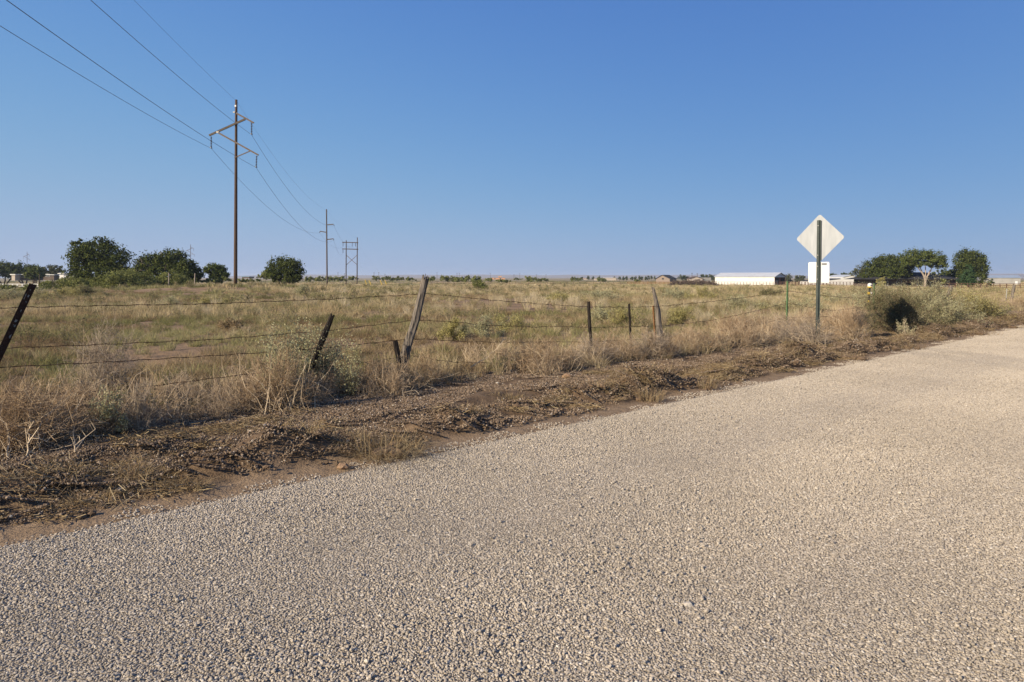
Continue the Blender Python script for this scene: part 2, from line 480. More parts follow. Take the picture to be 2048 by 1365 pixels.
M['elm_bright'] = mat_foliage('bright_elm_leaves', [(0, (0.065, 0.09, 0.025)), (0.6, (0.125, 0.155, 0.042)), (1, (0.22, 0.245, 0.08))], 0.3)
M['juniper'] = mat_foliage('juniper_needles', [(0, (0.03, 0.06, 0.025)), (1, (0.075, 0.12, 0.05))], 0.1)
M['mesquite'] = mat_foliage('mesquite_leaves', [(0, (0.13, 0.155, 0.045)), (0.6, (0.235, 0.255, 0.085)), (1, (0.35, 0.35, 0.14))], 0.35)
M['olive_tree'] = mat_foliage('olive_grey_leaves', [(0, (0.07, 0.085, 0.045)), (1, (0.16, 0.165, 0.09))], 0.25)
M['straw'] = mat_foliage('straw', [(0, (0.20, 0.13, 0.07)), (0.45, (0.34, 0.25, 0.14)), (1, (0.55, 0.45, 0.28))], 0.25)

# ================================================================== SETTING
def grid_lines(spec):
    out = [spec[0][0]]
    for a, b, st_ in spec:
        n = max(1, int(round((b - a) / st_)))
        out += list(a + (b - a) * (np.arange(n) + 1) / n)
    return np.array(out)

def geo_lines(a, b, r):
    out = [a]; st_ = abs(a) * (r - 1) if abs(a) > 1 else 0.5
    while out[-1] < b:
        out.append(out[-1] + st_); st_ *= r
    return out

S = np.concatenate([-np.array(geo_lines(10, 6500, 1.35))[::-1], grid_lines([(-9, -1, 1.0), (-1, -0.2, 0.2), (-0.2, 3.6, 0.045), (3.6, 8, 0.25), (8, 20, 0.6)])[0:], np.array(geo_lines(21, 6800, 1.06))])
T = np.concatenate([-np.array(geo_lines(10, 7000, 1.22))[::-1], grid_lines([(-9, -2.5, 0.5), (-2.5, 14, 0.05), (14, 26, 0.1), (26, 50, 0.3)]), np.array(geo_lines(51, 9000, 1.05))])
S = np.unique(np.clip(S, -6900, 6900)); T = np.unique(np.clip(T, -7200, 7200))
SS, TT = np.meshgrid(S, T, indexing='ij')
GX, GY = xy(SS, TT)
V = np.stack([GX, GY, gz(GX, GY)], -1).reshape(-1, 3)
nT = len(T)
i = np.arange(len(S) - 1)[:, None] * nT; j = np.arange(nT - 1)[None]
FQ = np.stack([i + j, i + j + 1, i + nT + j + 1, i + nT + j], -1).reshape(-1, 4)[:, ::-1]
tag(link('ground', mesh_np('ground', V, FQ, (M['ground'],), smooth=True)), 'dry brown field soil and gravelly dirt shoulder', 'ground', kind='structure')

# road: a sheet with a ragged edge
tt = grid_lines([(-60, -3, 3), (-3, 30, 0.08), (30, 120, 2)])
edge = 0.05 * (fbm(tt * 1.7, tt * 0, 3, 61) - 0.45) * 2
rows = [np.full_like(tt, -8.6), np.full_like(tt, -4.3), np.full_like(tt, -0.6), edge, edge + 0.03]
zs = [-0.02, 0.0, 0.0, 0.0, -0.04]
V = np.concatenate([np.stack([*xy(r_, tt), np.full_like(tt, z_)], -1) for r_, z_ in zip(rows, zs)])
n = len(tt)
FQ = np.concatenate([np.stack([np.arange(n - 1) + k * n, np.arange(1, n) + k * n, np.arange(1, n) + (k + 1) * n, np.arange(n - 1) + (k + 1) * n], -1) for k in range(4)])
tag(link('road', mesh_np('road', V, FQ, (M['road'],))), 'pale chip-seal gravel road', 'road', kind='structure')

# far hills
def hills(name, px0, px1, d, top, seed):
    pxs = np.linspace(px0, px1, 160); rows = []
    k = (pxs - px0) / (px1 - px0)
    env = sstep(0, 0.12, k) * (1 - sstep(0.9, 1.0, k))
    for dd, hh in ((d * 0.86, -6.0), (d * 0.95, 0.55), (d, 1.0), (d * 1.1, -6.0)):
        x = (pxs - CX) / F * dd
        z = -3.5 + np.zeros_like(x)
        if hh > 0:
            peak = (top * (0.75 + 0.5 * fbm(pxs * 0.02, pxs * 0, 4, seed))) * d / F + H
            z = (peak + 3.5) * hh * env - 3.5 - 0.5
        else:
            z = z + hh * 0.3
        rows.append(np.stack([x, np.full_like(x, dd), z], -1))
    V = np.concatenate(rows); n = len(pxs)
    FQ = np.concatenate([np.stack([np.arange(n - 1) + q * n, np.arange(1, n) + q * n, np.arange(1, n) + (q + 1) * n, np.arange(n - 1) + (q + 1) * n], -1) for q in range(3)])
    return tag(link(name, mesh_np(name, V, FQ, (M['hill'],), smooth=True)), 'low blue hazy hills on the horizon', 'hills', kind='structure')
hills('hills', 380, 1700, 5600, 5.0, 71)
o = hills('hills', 1800, 2500, 4200, 7.0, 77); o['label'] = 'low reddish mesa on the far right horizon'

# ================================================================== SCATTER (what nobody could count)
def scatter(name, label, cat, protos, pts, rot, scl, idx):
    pts = np.asarray(pts, np.float32)
    me = bpy.data.meshes.new(name)
    me.vertices.add(len(pts)); me.vertices.foreach_set('co', pts.ravel())
    for an, typ, data in (('rot', 'FLOAT_VECTOR', rot), ('scl', 'FLOAT_VECTOR', scl), ('pick', 'INT', idx)):
        a = me.attributes.new(an, typ, 'POINT')
        a.data.foreach_set('vector' if typ == 'FLOAT_VECTOR' else 'value', np.asarray(data, np.float32 if typ != 'INT' else np.int32).ravel())
    o = link(name, me)
    tag(o, label, cat, kind='stuff')
    src = bpy.data.collections.new(name + '_source')
    for k, p in enumerate(protos):
        po = bpy.data.objects.new('%s_%02d' % (name + '_source', k), p); src.objects.link(po)
    ng = bpy.data.node_groups.new(name + '_scatter', 'GeometryNodeTree')
    ng.interface.new_socket('Geometry', in_out='INPUT', socket_type='NodeSocketGeometry')
    ng.interface.new_socket('Geometry', in_out='OUTPUT', socket_type='NodeSocketGeometry')
    gi = ng.nodes.new('NodeGroupInput'); go = ng.nodes.new('NodeGroupOutput')
    ci = ng.nodes.new('GeometryNodeCollectionInfo'); ci.inputs[0].default_value = src
    ci.inputs['Separate Children'].default_value = True; ci.inputs['Reset Children'].default_value = True
    ip = ng.nodes.new('GeometryNodeInstanceOnPoints'); ip.inputs['Pick Instance'].default_value = True
    def attr(nm, typ):
        q = ng.nodes.new('GeometryNodeInputNamedAttribute'); q.data_type = typ; q.inputs['Name'].default_value = nm
        return [x for x in q.outputs if x.enabled][0]
    ng.links.new(gi.outputs[0], ip.inputs['Points']); ng.links.new(ci.outputs[0], ip.inputs['Instance'])
    ng.links.new(attr('pick', 'INT'), ip.inputs['Instance Index'])
    ng.links.new(attr('rot', 'FLOAT_VECTOR'), ip.inputs['Rotation']); ng.links.new(attr('scl', 'FLOAT_VECTOR'), ip.inputs['Scale'])
    ng.links.new(ip.outputs[0], go.inputs[0])
    md = o.modifiers.new('scatter', 'NODES'); md.node_group = ng
    return o

ICO_V = None
def ico():
    global ICO_V
    if ICO_V is None:
        p = (1 + 5 ** 0.5) / 2
        v = np.array([[-1, p, 0], [1, p, 0], [-1, -p, 0], [1, -p, 0], [0, -1, p], [0, 1, p], [0, -1, -p], [0, 1, -p], [p, 0, -1], [p, 0, 1], [-p, 0, -1], [-p, 0, 1]], float)
        v /= np.linalg.norm(v[0])
        f = np.array([[0, 11, 5], [0, 5, 1], [0, 1, 7], [0, 7, 10], [0, 10, 11], [1, 5, 9], [5, 11, 4], [11, 10, 2], [10, 7, 6], [7, 1, 8], [3, 9, 4], [3, 4, 2], [3, 2, 6], [3, 6, 8], [3, 8, 9], [4, 9, 5], [2, 4, 11], [6, 2, 10], [8, 6, 7], [9, 8, 1]])
        ICO_V = (v, f)
    return ICO_V

def rand_rot(n, tilt=None):
    a = rng.uniform(0, 2 * np.pi, n)
    q = rng.normal(size=(n, 4)); q /= np.linalg.norm(q, axis=1)[:, None]
    w, x, y, z = q.T
    return np.stack([np.stack([1 - 2 * (y * y + z * z), 2 * (x * y - z * w), 2 * (x * z + y * w)], -1),
                     np.stack([2 * (x * y + z * w), 1 - 2 * (x * x + z * z), 2 * (y * z - x * w)], -1),
                     np.stack([2 * (x * z - y * w), 2 * (y * z + x * w), 1 - 2 * (x * x + y * y)], -1)], 1)

def stones_mesh(name, n, Rr, rmin, rmax, flat, lift, mat, power=1.0):
    v, f = ico()
    r_ = rmin + (rmax - rmin) * rng.uniform(0, 1, n) ** power
    sh = rng.uniform(0.72, 1.2, (n, 12, 1)) * v[None]
    sc = np.stack([rng.uniform(0.8, 1.25, n), rng.uniform(0.7, 1.05, n), rng.uniform(0.6, 0.95, n)], -1) * r_[:, None]
    W = np.einsum('nij,nkj->nki', rand_rot(n), sh * sc[:, None])
    W[..., 2] *= flat
    rr = Rr * np.sqrt(rng.uniform(0, 1, n)); aa = rng.uniform(0, 2 * np.pi, n)
    W[..., 0] += (rr * np.cos(aa))[:, None]; W[..., 1] += (rr * np.sin(aa))[:, None]; W[..., 2] += (lift * r_)[:, None]
    Ff = (f[None] + (np.arange(n) * 12)[:, None, None]).reshape(-1, 3)
    return mesh_np(name, W.reshape(-1, 3), Ff, (mat,))

def hexpts(s0, s1, t0, t1, sp, jit):
    out = []
    row = 0; t = t0
    ts = np.arange(t0, t1, sp * 0.866)
    for k, t in enumerate(ts):
        ss = np.arange(s0, s1, sp) + (sp / 2 if k % 2 else 0)
        out.append(np.stack([ss, np.full_like(ss, t)], -1))
    q = np.concatenate(out)
    return q + rng.uniform(-jit, jit, q.shape)

def in_view(x, y, m=0.6, dmin=1.5):
    return (y > dmin - 0.5) & (np.abs(x) < 0.80 * y + m + 0.4)

# road chippings: squares of loose angular stones laid edge to edge over the whole road
def chip_tile(side, sp, r0, r1, mat):
    v, f = ico()
    m_ = int(side / sp); gx, gy = np.meshgrid(np.arange(m_), np.arange(m_))
    c = (np.stack([gx.ravel(), gy.ravel()], -1) + 0.5) * side / m_ - side / 2
    n = len(c); c = c + rng.uniform(-0.55, 0.55, c.shape) * sp
    r_ = r0 + (r1 - r0) * rng.uniform(0, 1, n) ** 1.8
    sh = rng.uniform(0.7, 1.22, (n, 12, 1)) * v[None]
    sc = np.stack([rng.uniform(0.85, 1.4, n), rng.uniform(0.65, 1.05, n), rng.uniform(0.5, 0.9, n)], -1) * r_[:, None]
    W = np.einsum('nij,nkj->nki', rand_rot(n), sh * sc[:, None])
    W[..., 2] *= 0.75
    W[..., :2] += c[:, None]; W[..., 2] += (rng.uniform(0.0, 0.45, n) * r_)[:, None]
    return mesh_np('chips', W.reshape(-1, 3), (f[None] + (np.arange(n) * 12)[:, None, None]).reshape(-1, 3), (mat,))
TS = 0.36
protos = [chip_tile(TS, 0.0105, 0.0042, 0.0095, M['chip']) for k in range(7)]
gs, gt = np.meshgrid(np.arange(-8.2, -0.15 - TS / 2, TS), np.arange(-4, 42, TS))
q = np.stack([gs.ravel(), gt.ravel()], -1); q[:, 0] += -0.02 - TS / 2 - q[:, 0].max()
x, y = xy(q[:, 0], q[:, 1])
k = in_view(x, y, 0.9, 1.6); x = x[k]; y = y[k]; q = q[k]; n = len(x)
ang = math.atan2(RY, RX)
track = np.exp(-((q[:, 0] + 1.5) / 0.55) ** 2) + np.exp(-((q[:, 0] + 3.4) / 0.55) ** 2) + np.exp(-((q[:, 0] + 5.6) / 0.55) ** 2)
zsc = np.clip(0.95 - 0.3 * track + 0.4 * (fbm(q[:, 1] * 0.4, q[:, 0] * 0.8, 3, 77) - 0.45), 0.55, 1.5)
scatter('road_gravel', 'loose tan grey stone chippings covering the road', 'gravel', protos, np.stack([x, y, np.full(n, 0.001)], -1),
        np.stack([np.zeros(n), np.zeros(n), ang + np.pi / 2 * rng.integers(0, 4, n)], -1), np.stack([np.ones(n), np.ones(n), zsc], -1), rng.integers(0, 7, n))
# loose larger chips swept out of the wheel tracks
protos = [stones_mesh('loose_chips', 40, 0.35, 0.005, 0.011, 0.8, 0.6, M['chip'], 2.0) for k in range(6)]
q = np.stack([rng.uniform(-8, -0.1, 1500), rng.uniform(-3, 26, 1500)], -1)
tr = np.exp(-((q[:, 0] + 1.5) / 0.5) ** 2) + np.exp(-((q[:, 0] + 3.4) / 0.5) ** 2) + np.exp(-((q[:, 0] + 5.6) / 0.5) ** 2)
q = q[rng.uniform(0, 1, len(q)) < 1.0 - 0.85 * tr + 0.5 * (fbm(q[:, 1] * 0.6, q[:, 0] * 1.2, 3, 83) - 0.5)]
x, y = xy(q[:, 0], q[:, 1]); k = in_view(x, y, 0.9, 1.6); x = x[k]; y = y[k]; n = len(x)
scatter('loose_gravel', 'larger loose chips swept into bands on the road', 'gravel', protos, np.stack([x, y, np.full(n, 0.005)], -1),
        np.stack([np.zeros(n), np.zeros(n), rng.uniform(0, 6.28, n)], -1), np.ones((n, 3)), rng.integers(0, 6, n))
# stray chips at the ragged edge
protos = [stones_mesh('edge_chips', 130, 0.16, 0.005, 0.011, 0.8, 0.4, M['chip'], 1.5) for k in range(4)]
q = hexpts(-0.2, 0.12, -3, 32, 0.17, 0.05)
x, y = xy(q[:, 0], q[:, 1]); n = len(x)
scatter('edge_gravel', 'stray stone chippings along the road edge', 'gravel', protos, np.stack([x, y, np.maximum(gz(x, y), -0.02) + 0.003], -1),
        np.stack([np.zeros(n), np.zeros(n), rng.uniform(0, 6.28, n)], -1), np.ones((n, 3)), rng.integers(0, 4, n))

def slope_rot(x, y, e=0.06):
    zx = (gz(x + e, y) - gz(x - e, y)) / (2 * e); zy = (gz(x, y + e) - gz(x, y - e)) / (2 * e)
    return np.arctan(zy), -np.arctan(zx)

# shoulder pebbles
protos = [stones_mesh('pebbles', 260, 0.16, 0.0032, 0.0135, 0.8, 0.3, M['pebble'], 2.2) for k in range(6)]
q = hexpts(0.46, 3.7, -3.5, 40, 0.15, 0.06)
dens = fbm(q[:, 1] * 0.8, q[:, 0] * 1.6, 3, 91) + 0.35 * np.exp(-((q[:, 0] - 0.8) / 0.5) ** 2) - 0.25 * sstep(2.8, 3.6, q[:, 0])
q = q[dens > 0.36 + rng.uniform(-0.1, 0.1, len(q))]
x, y = xy(q[:, 0], q[:, 1]); k = in_view(x, y, 1.5); x = x[k]; y = y[k]; n = len(x)
rx, ry = slope_rot(x, y)
scatter('shoulder_gravel', 'brown pebbles and crumbs of dirt along the shoulder', 'gravel', protos, np.stack([x, y, gz(x, y)], -1),
        np.stack([rx, ry, rng.uniform(0, 6.28, n)], -1), rng.uniform(0.8, 1.25, n)[:, None] * np.ones((1, 3)), rng.integers(0, 6, n))
# dirt crumbs (bigger lumps) on the berm
protos = [stones_mesh('lumps', 26, 0.2, 0.006, 0.032, 0.75, 0.15, M['clod'], 3.2) for k in range(6)]
q = hexpts(0.4, 2.6, -3.5, 36, 0.22, 0.1)
pr = 0.4 * np.exp(-((q[:, 0] - 0.85) / 0.4) ** 2) + 0.15
q = q[rng.uniform(0, 1, len(q)) < pr]
x, y = xy(q[:, 0], q[:, 1]); k = in_view(x, y, 1.5); x = x[k]; y = y[k]; n = len(x)
scatter('dirt_crumbs', 'crumbled brown dirt lumps on the graded ridge', 'dirt', protos, np.stack([x, y, gz(x, y)], -1),
        np.stack([np.zeros(n), np.zeros(n), rng.uniform(0, 6.28, n)], -1), rng.uniform(0.6, 1.3, n)[:, None] * np.ones((1, 3)), rng.integers(0, 6, n))

# ---------------------------------------------------------------- plants
def blades(n, Rr, h0, h1, w, lean, seg=2, droop=0.5, base_pow=0.5):
    """n curved ribbons rooted in a disc of radius Rr"""
    rr = Rr * rng.uniform(0, 1, n) ** base_pow; aa = rng.uniform(0, 2 * np.pi, n)
    root = np.stack([rr * np.cos(aa), rr * np.sin(aa), np.zeros(n)], -1)
    az = aa + rng.normal(0, 0.8, n); az = np.where(rng.uniform(0, 1, n) < 0.3, rng.uniform(0, 2 * np.pi, n), az)
    hd = np.stack([np.cos(az), np.sin(az), np.zeros(n)], -1)
    sidev = np.stack([-np.sin(az), np.cos(az), np.zeros(n)], -1)
    tw = rng.uniform(0, np.pi, n)[:, None]
    sidev = sidev * np.cos(tw) + hd * np.sin(tw)
    hgt = rng.uniform(h0, h1, n)[:, None]; ln = np.abs(rng.normal(lean, lean * 0.5, n))[:, None]
    pts = []
    for k in range(seg + 1):
        u = k / seg
        p = root + hd * hgt * ln * (u ** 1.6) + np.array([0, 0, 1.0]) * hgt * (u - droop * ln * u * u * 0.5)
        pts.append(p)
    ww = w * rng.uniform(0.7, 1.3, n)[:, None]
    Vs = []
    for k in range(seg):
        u = k / seg
        Vs += [pts[k] - sidev * ww * (1 - 0.6 * u) / 2, pts[k] + sidev * ww * (1 - 0.6 * u) / 2]
    Vs.append(pts[seg])
    Vm = np.stack(Vs, 1)
    m = Vm.shape[1]; base = (np.arange(n) * m)[:, None]
    Q = np.concatenate([base + np.array([[2 * k, 2 * k + 1, 2 * k + 3, 2 * k + 2]]) for k in range(seg - 1)]) if seg > 1 else np.zeros((0, 4), int)
    Tt = base + np.array([[2 * (seg - 1), 2 * (seg - 1) + 1, 2 * seg]])
    return Vm.reshape(-1, 3), Q, Tt

def grass_mesh(name, mat, *a, **k):
    V, Q, Tt = blades(*a, **k)
    return mesh_np(name, V, [Q, Tt], (mat,))

def stick(P0, P1, r0, r1):
    """arrays of thin three-sided prisms from P0 to P1"""
    n = len(P0)
    u = P1 - P0; u = u / (np.linalg.norm(u, axis=1)[:, None] + 1e-9)
    ref = np.where(np.abs(u[:, 2:3]) < 0.9, np.array([[0, 0, 1.0]]), np.array([[1.0, 0, 0]]))
    A = np.cross(u, ref); A /= np.linalg.norm(A, axis=1)[:, None] + 1e-9
    B = np.cross(u, A)
    ring = []
    for a in (0, 2.094, 4.189):
        off = A * math.cos(a) + B * math.sin(a)
        ring.append(off)
    Vv = np.stack([P0 + ring[0] * np.reshape(r0, (-1, 1)), P0 + ring[1] * np.reshape(r0, (-1, 1)), P0 + ring[2] * np.reshape(r0, (-1, 1)),
                   P1 + ring[0] * np.reshape(r1, (-1, 1)), P1 + ring[1] * np.reshape(r1, (-1, 1)), P1 + ring[2] * np.reshape(r1, (-1, 1))], 1)
    b = (np.arange(n) * 6)[:, None]
    Fq = np.concatenate([b + np.array([[0, 1, 4, 3]]), b + np.array([[1, 2, 5, 4]]), b + np.array([[2, 0, 3, 5]])])
    return Vv.reshape(-1, 3), Fq

def unit(v):
    return v / (np.linalg.norm(v, axis=-1, keepdims=True) + 1e-9)

def bush_sticks(rx, ry, h, n0, kids, gran, r, spread=1.0, curl=0.35, up=0.25, lie=0.0):
    """woody stems branching twice inside a half-ellipsoid; returns stick arrays (P0,P1,r0,r1) and tip points"""
    az = rng.uniform(0, 2 * np.pi, n0); el = rng.uniform(0.15 - lie, 1.0, n0) ** 1.0
    d0 = np.stack([np.cos(az) * np.cos(el * 1.5) * spread, np.sin(az) * np.cos(el * 1.5) * spread, np.maximum(np.sin(el * 1.5), 0.08)], -1)
    d0 = unit(d0)
    ext = np.array([rx, ry, h])
    L = rng.uniform(0.65, 1.05, n0)[:, None]
    base = np.stack([rng.normal(0, 0.06 * rx, n0), rng.normal(0, 0.06 * ry, n0), np.zeros(n0)], -1)
    segs = []
    mid = base + d0 * ext * L * 0.5 + rng.normal(0, 0.05, (n0, 3)) * ext
    tip = base + d0 * ext * L + rng.normal(0, 0.07, (n0, 3)) * ext
    for q in (mid, tip): q[:, 2] = np.maximum(q[:, 2], 0.02)
    segs.append((base, mid, r, r * 0.75)); segs.append((mid, tip, r * 0.75, r * 0.35))
    tips = [tip]
    par = np.repeat(np.arange(n0), kids); u = rng.uniform(0.25, 0.95, len(par))[:, None]
    p0 = np.where(u < 0.5, base[par] + (mid - base)[par] * u * 2, mid[par] + (tip - mid)[par] * (u - 0.5) * 2)
    dk = unit(d0[par] + rng.normal(0, curl * 1.6, (len(par), 3)) + np.array([0, 0, up]))
    p1 = p0 + dk * ext * rng.uniform(0.16, 0.42, len(par))[:, None]; p1[:, 2] = np.maximum(p1[:, 2], 0.015)
    segs.append((p0, p1, r * 0.5, r * 0.3)); tips.append(p1)
    if gran:
        par2 = np.repeat(np.arange(len(p0)), gran); u = rng.uniform(0.3, 1.0, len(par2))[:, None]
        g0 = p0[par2] + (p1 - p0)[par2] * u
        g1 = g0 + unit(dk[par2] + rng.normal(0, curl * 2.2, (len(par2), 3)) + np.array([0, 0, up * 0.6])) * ext * rng.uniform(0.07, 0.2, len(par2))[:, None]
        g1[:, 2] = np.maximum(g1[:, 2], 0.01)
        segs.append((g0, g1, r * 0.34, r * 0.2)); tips.append(g1)
    return segs, np.concatenate(tips)

def sticks_mesh(name, segs, mat, offset=(0, 0, 0)):
    Vs = []; Fs = []; n = 0
    for (a, b, r0, r1) in segs:
        v, f = stick(a, b, np.broadcast_to(r0, (len(a),)), np.broadcast_to(r1, (len(a),)))
        Vs.append(v); Fs.append(f + n); n += len(v)
    return mesh_np(name, np.concatenate(Vs) + np.asarray(offset), [np.concatenate(Fs)], (mat,))

def sticks_mesh2(name, groups):
    """groups of (segments, material)"""
    Vs = []; Fs = []; mi = []; n = 0
    for gi, (segs, m_) in enumerate(groups):
        for (a, b, r0, r1) in segs:
            v, f = stick(a, b, np.broadcast_to(r0, (len(a),)), np.broadcast_to(r1, (len(a),)))
            Vs.append(v); Fs.append(f + n); n += len(v); mi.append(np.full(len(f), gi))
    return mesh_np(name, np.concatenate(Vs), [np.concatenate(Fs)], [m_ for s_, m_ in groups], mi=np.concatenate(mi))

def stalks(n, Rr, rx, h, r, curl=0.5, seg=4):
    """curving bare stalks fanning out of a root"""
    az = rng.uniform(0, 6.28, n); el = rng.uniform(0.25, 1.5, n)
    d = np.stack([np.cos(az) * np.cos(el), np.sin(az) * np.cos(el), np.sin(el)], -1)
    p = np.stack([rng.normal(0, Rr, n), rng.normal(0, Rr, n), np.zeros(n)], -1)
    L = rng.uniform(0.5, 1.1, n)[:, None] / seg
    ext = np.array([rx, rx, h]); segs = []
    for k in range(seg):
        q = p + d * L * ext; q[:, 2] = np.maximum(q[:, 2], 0.015)
        segs.append((p, q, r * (1 - 0.7 * k / seg), r * (1 - 0.7 * (k + 1) / seg)))
        d = unit(d + rng.normal(0, curl, (n, 3))); p = q
    return segs

def leaf_arrays(C, size, aspect=0.45, nrm=None, jitter=1.0):
    """one rhombic leaf at each centre"""
    n = len(C)
    a = unit(rng.normal(size=(n, 3)) + (0 if nrm is None else 0))
    if nrm is not None:
        nn = unit(nrm + jitter * rng.normal(size=(n, 3)))
        a = unit(np.cross(nn, a)); b = np.cross(nn, a)
    else:
        b = unit(np.cross(a, rng.normal(size=(n, 3))))
    sz = (size * rng.uniform(0.65, 1.35, n))[:, None]
    Vv = np.stack([C - a * sz * 0.5, C + b * sz * aspect * 0.5, C + a * sz * 0.5, C - b * sz * aspect * 0.5], 1)
    return Vv.reshape(-1, 3), np.arange(n * 4).reshape(-1, 4)

def leaves_on(segs, n, size, spreadr, tips=None, tipbias=0.5):
    A = np.concatenate([q[0] for q in segs[1:]]); B = np.concatenate([q[1] for q in segs[1:]])
    k = rng.integers(0, len(A), n); u = rng.uniform(0.2, 1.05, n)[:, None]
    C = A[k] + (B - A)[k] * u + rng.normal(0, spreadr, (n, 3))
    C[:, 2] = np.maximum(C[:, 2], 0.02)
    return leaf_arrays(C, size)

# field grass: materials drift from straw to olive to rust brown across the field
M['f_straw'] = mat_foliage('field_straw', [(0.0, (0.36, 0.275, 0.155)), (0.35, (0.48, 0.38, 0.22)), (0.6, (0.59, 0.48, 0.29)), (1.0, (0.72, 0.62, 0.42))], 0.3, True, 0.16)
M['f_olive'] = mat_foliage('field_olive', [(0.0, (0.17, 0.17, 0.075)), (0.4, (0.27, 0.26, 0.115)), (0.7, (0.39, 0.36, 0.175)), (1.0, (0.50, 0.45, 0.24))], 0.3, True, 0.2)
M['f_brown'] = mat_foliage('field_brown', [(0.0, (0.20, 0.14, 0.078)), (0.5, (0.30, 0.225, 0.13)), (1.0, (0.42, 0.335, 0.20))], 0.25, True, 0.2)
M['f_dead'] = mat_foliage('field_dead_weed', [(0.0, (0.30, 0.21, 0.135)), (0.5, (0.44, 0.33, 0.22)), (1.0, (0.60, 0.48, 0.34))], 0.2, True, 0.3)

def field_scatter(name, label, cat, protos, d0, d1, dens, noise_scale, thr, seed, smin, smax, sedge=3.3, soft=0.12, zscale=(0.8, 1.2), left=0.0):
    area = 0.5 * 1.72 * (d1 * d1 - d0 * d0)
    n = int(area * dens)
    d = np.sqrt(rng.uniform(d0 * d0, d1 * d1, n)); k = rng.uniform(-0.86, 0.86, n)
    x = d * k; y = d
    s, t = st(x, y)
    v = fbm(x * noise_scale, y * noise_scale, 4, seed)
    v = v - left * sstep(-0.12, -0.42, k)
    keep = (s > sedge + 0.5 * (vnoise(t * 0.8, t * 0, seed + 3) - 0.5)) & (v > thr + rng.uniform(-soft, soft, n))
    x = x[keep]; y = y[keep]; n = len(x)
    sc = rng.uniform(smin, smax, n); zz = rng.uniform(*zscale, n) * sc
    return scatter(name, label, cat, protos, np.stack([x, y, gz(x, y) - 0.01], -1),
                   np.stack([rng.normal(0, 0.06, n), rng.normal(0, 0.06, n), rng.uniform(0, 6.28, n)], -1), np.stack([sc, sc, zz], -1), rng.integers(0, len(protos), n))

g = grass_mesh
tuft = lambda m, h0, h1, w=0.006, n=60, Rr=0.07, ln=0.45: g('tuft', M[m], n, Rr, h0, h1, w, ln, seg=3)
patch = lambda m, Rr, n, h0, h1, w, ln=0.5: g('patch', M[m], n, Rr, h0, h1, w, ln, seg=2)
# near field 6-24 m
field_scatter('straw_grass', 'dry straw coloured bunch grass in the near field', 'grass', [tuft('f_straw', 0.14, 0.36) for k in range(4)] + [tuft('f_straw', 0.1, 0.24, 0.005, 45) for k in range(2)], 6, 26, 5.0, 0.45, 0.50, 101, 0.6, 1.25, left=0.08)
field_scatter('olive_grass', 'olive green weeds among the dry grass of the near field', 'grass', [tuft('f_olive', 0.12, 0.3, 0.007, 70, 0.12, 0.7) for k in range(5)], 6, 26, 6.0, 0.35, 0.485, 211, 0.6, 1.3, left=-0.06)
field_scatter('brown_grass', 'low rust brown grass on the near field', 'grass', [tuft('f_brown', 0.06, 0.2, 0.006, 80, 0.16, 0.8) for k in range(4)], 6, 26, 12.0, 0.4, 0.42, 307, 0.6, 1.4, soft=0.06)
# 24-70 m
field_scatter('straw_grass', 'dry straw coloured grass in the middle of the field', 'grass', [patch('f_straw', 0.45, 130, 0.18, 0.45, 0.012) for k in range(5)], 25, 72, 0.75, 0.11, 0.47, 101, 0.6, 1.4, soft=0.06)
field_scatter('olive_grass', 'olive green scrubby weeds in the middle of the field', 'grass', [patch('f_olive', 0.4, 150, 0.12, 0.36, 0.014, 0.7) for k in range(5)], 25, 72, 0.6, 0.09, 0.50, 215, 0.6, 1.4, soft=0.05)
field_scatter('brown_grass', 'low rust brown grass in the middle of the field', 'grass', [patch('f_brown', 0.5, 150, 0.06, 0.2, 0.014, 0.7) for k in range(4)], 25, 72, 0.9, 0.12, 0.44, 311, 0.7, 1.5, soft=0.06)
# 70-180 m
field_scatter('straw_grass', 'dry straw coloured grass in the far field', 'grass', [patch('f_straw', 1.3, 200, 0.2, 0.5, 0.035) for k in range(4)], 70, 190, 0.11, 0.05, 0.38, 104, 0.6, 1.5)
field_scatter('olive_grass', 'olive green scrub in the far field', 'grass', [patch('f_olive', 0.9, 200, 0.15, 0.45, 0.035, 0.7) for k in range(4)], 70, 190, 0.08, 0.04, 0.46, 219, 0.6, 1.6)
# 180-420 m
field_scatter('straw_grass', 'pale dry grass near the distant sheds', 'grass', [patch('f_straw', 3.5, 260, 0.2, 0.45, 0.09) for k in range(3)], 185, 430, 0.018, 0.02, 0.3, 109, 0.6, 1.5)
field_scatter('olive_grass', 'dull green scrub near the distant sheds', 'grass', [patch('f_olive', 2.0, 260, 0.2, 0.6, 0.09, 0.7) for k in range(3)], 185, 700, 0.008, 0.02, 0.48, 223, 0.6, 1.6)

# pale feathery bunch grass in drifts
M['f_pale'] = mat_foliage('feathery_bunch_grass', [(0.0, (0.48, 0.38, 0.23)), (0.5, (0.62, 0.52, 0.34)), (1.0, (0.75, 0.66, 0.47))], 0.35, True, 0.3)
field_scatter('bunch_grass', 'pale feathery bunch grass in drifts behind the fence', 'grass', [tuft('f_pale', 0.3, 0.58, 0.005, 130, 0.1, 0.35) for k in range(5)], 10, 34, 0.9, 0.14, 0.53, 611, 0.6, 1.2, 4.8, 0.05, left=0.14)
field_scatter('bunch_grass', 'pale feathery bunch grass in drifts across the middle field', 'grass', [patch('f_pale', 0.25, 130, 0.3, 0.6, 0.011, 0.3) for k in range(5)], 32, 95, 0.22, 0.07, 0.52, 617, 0.6, 1.3, 4.8, 0.05, left=0.07)
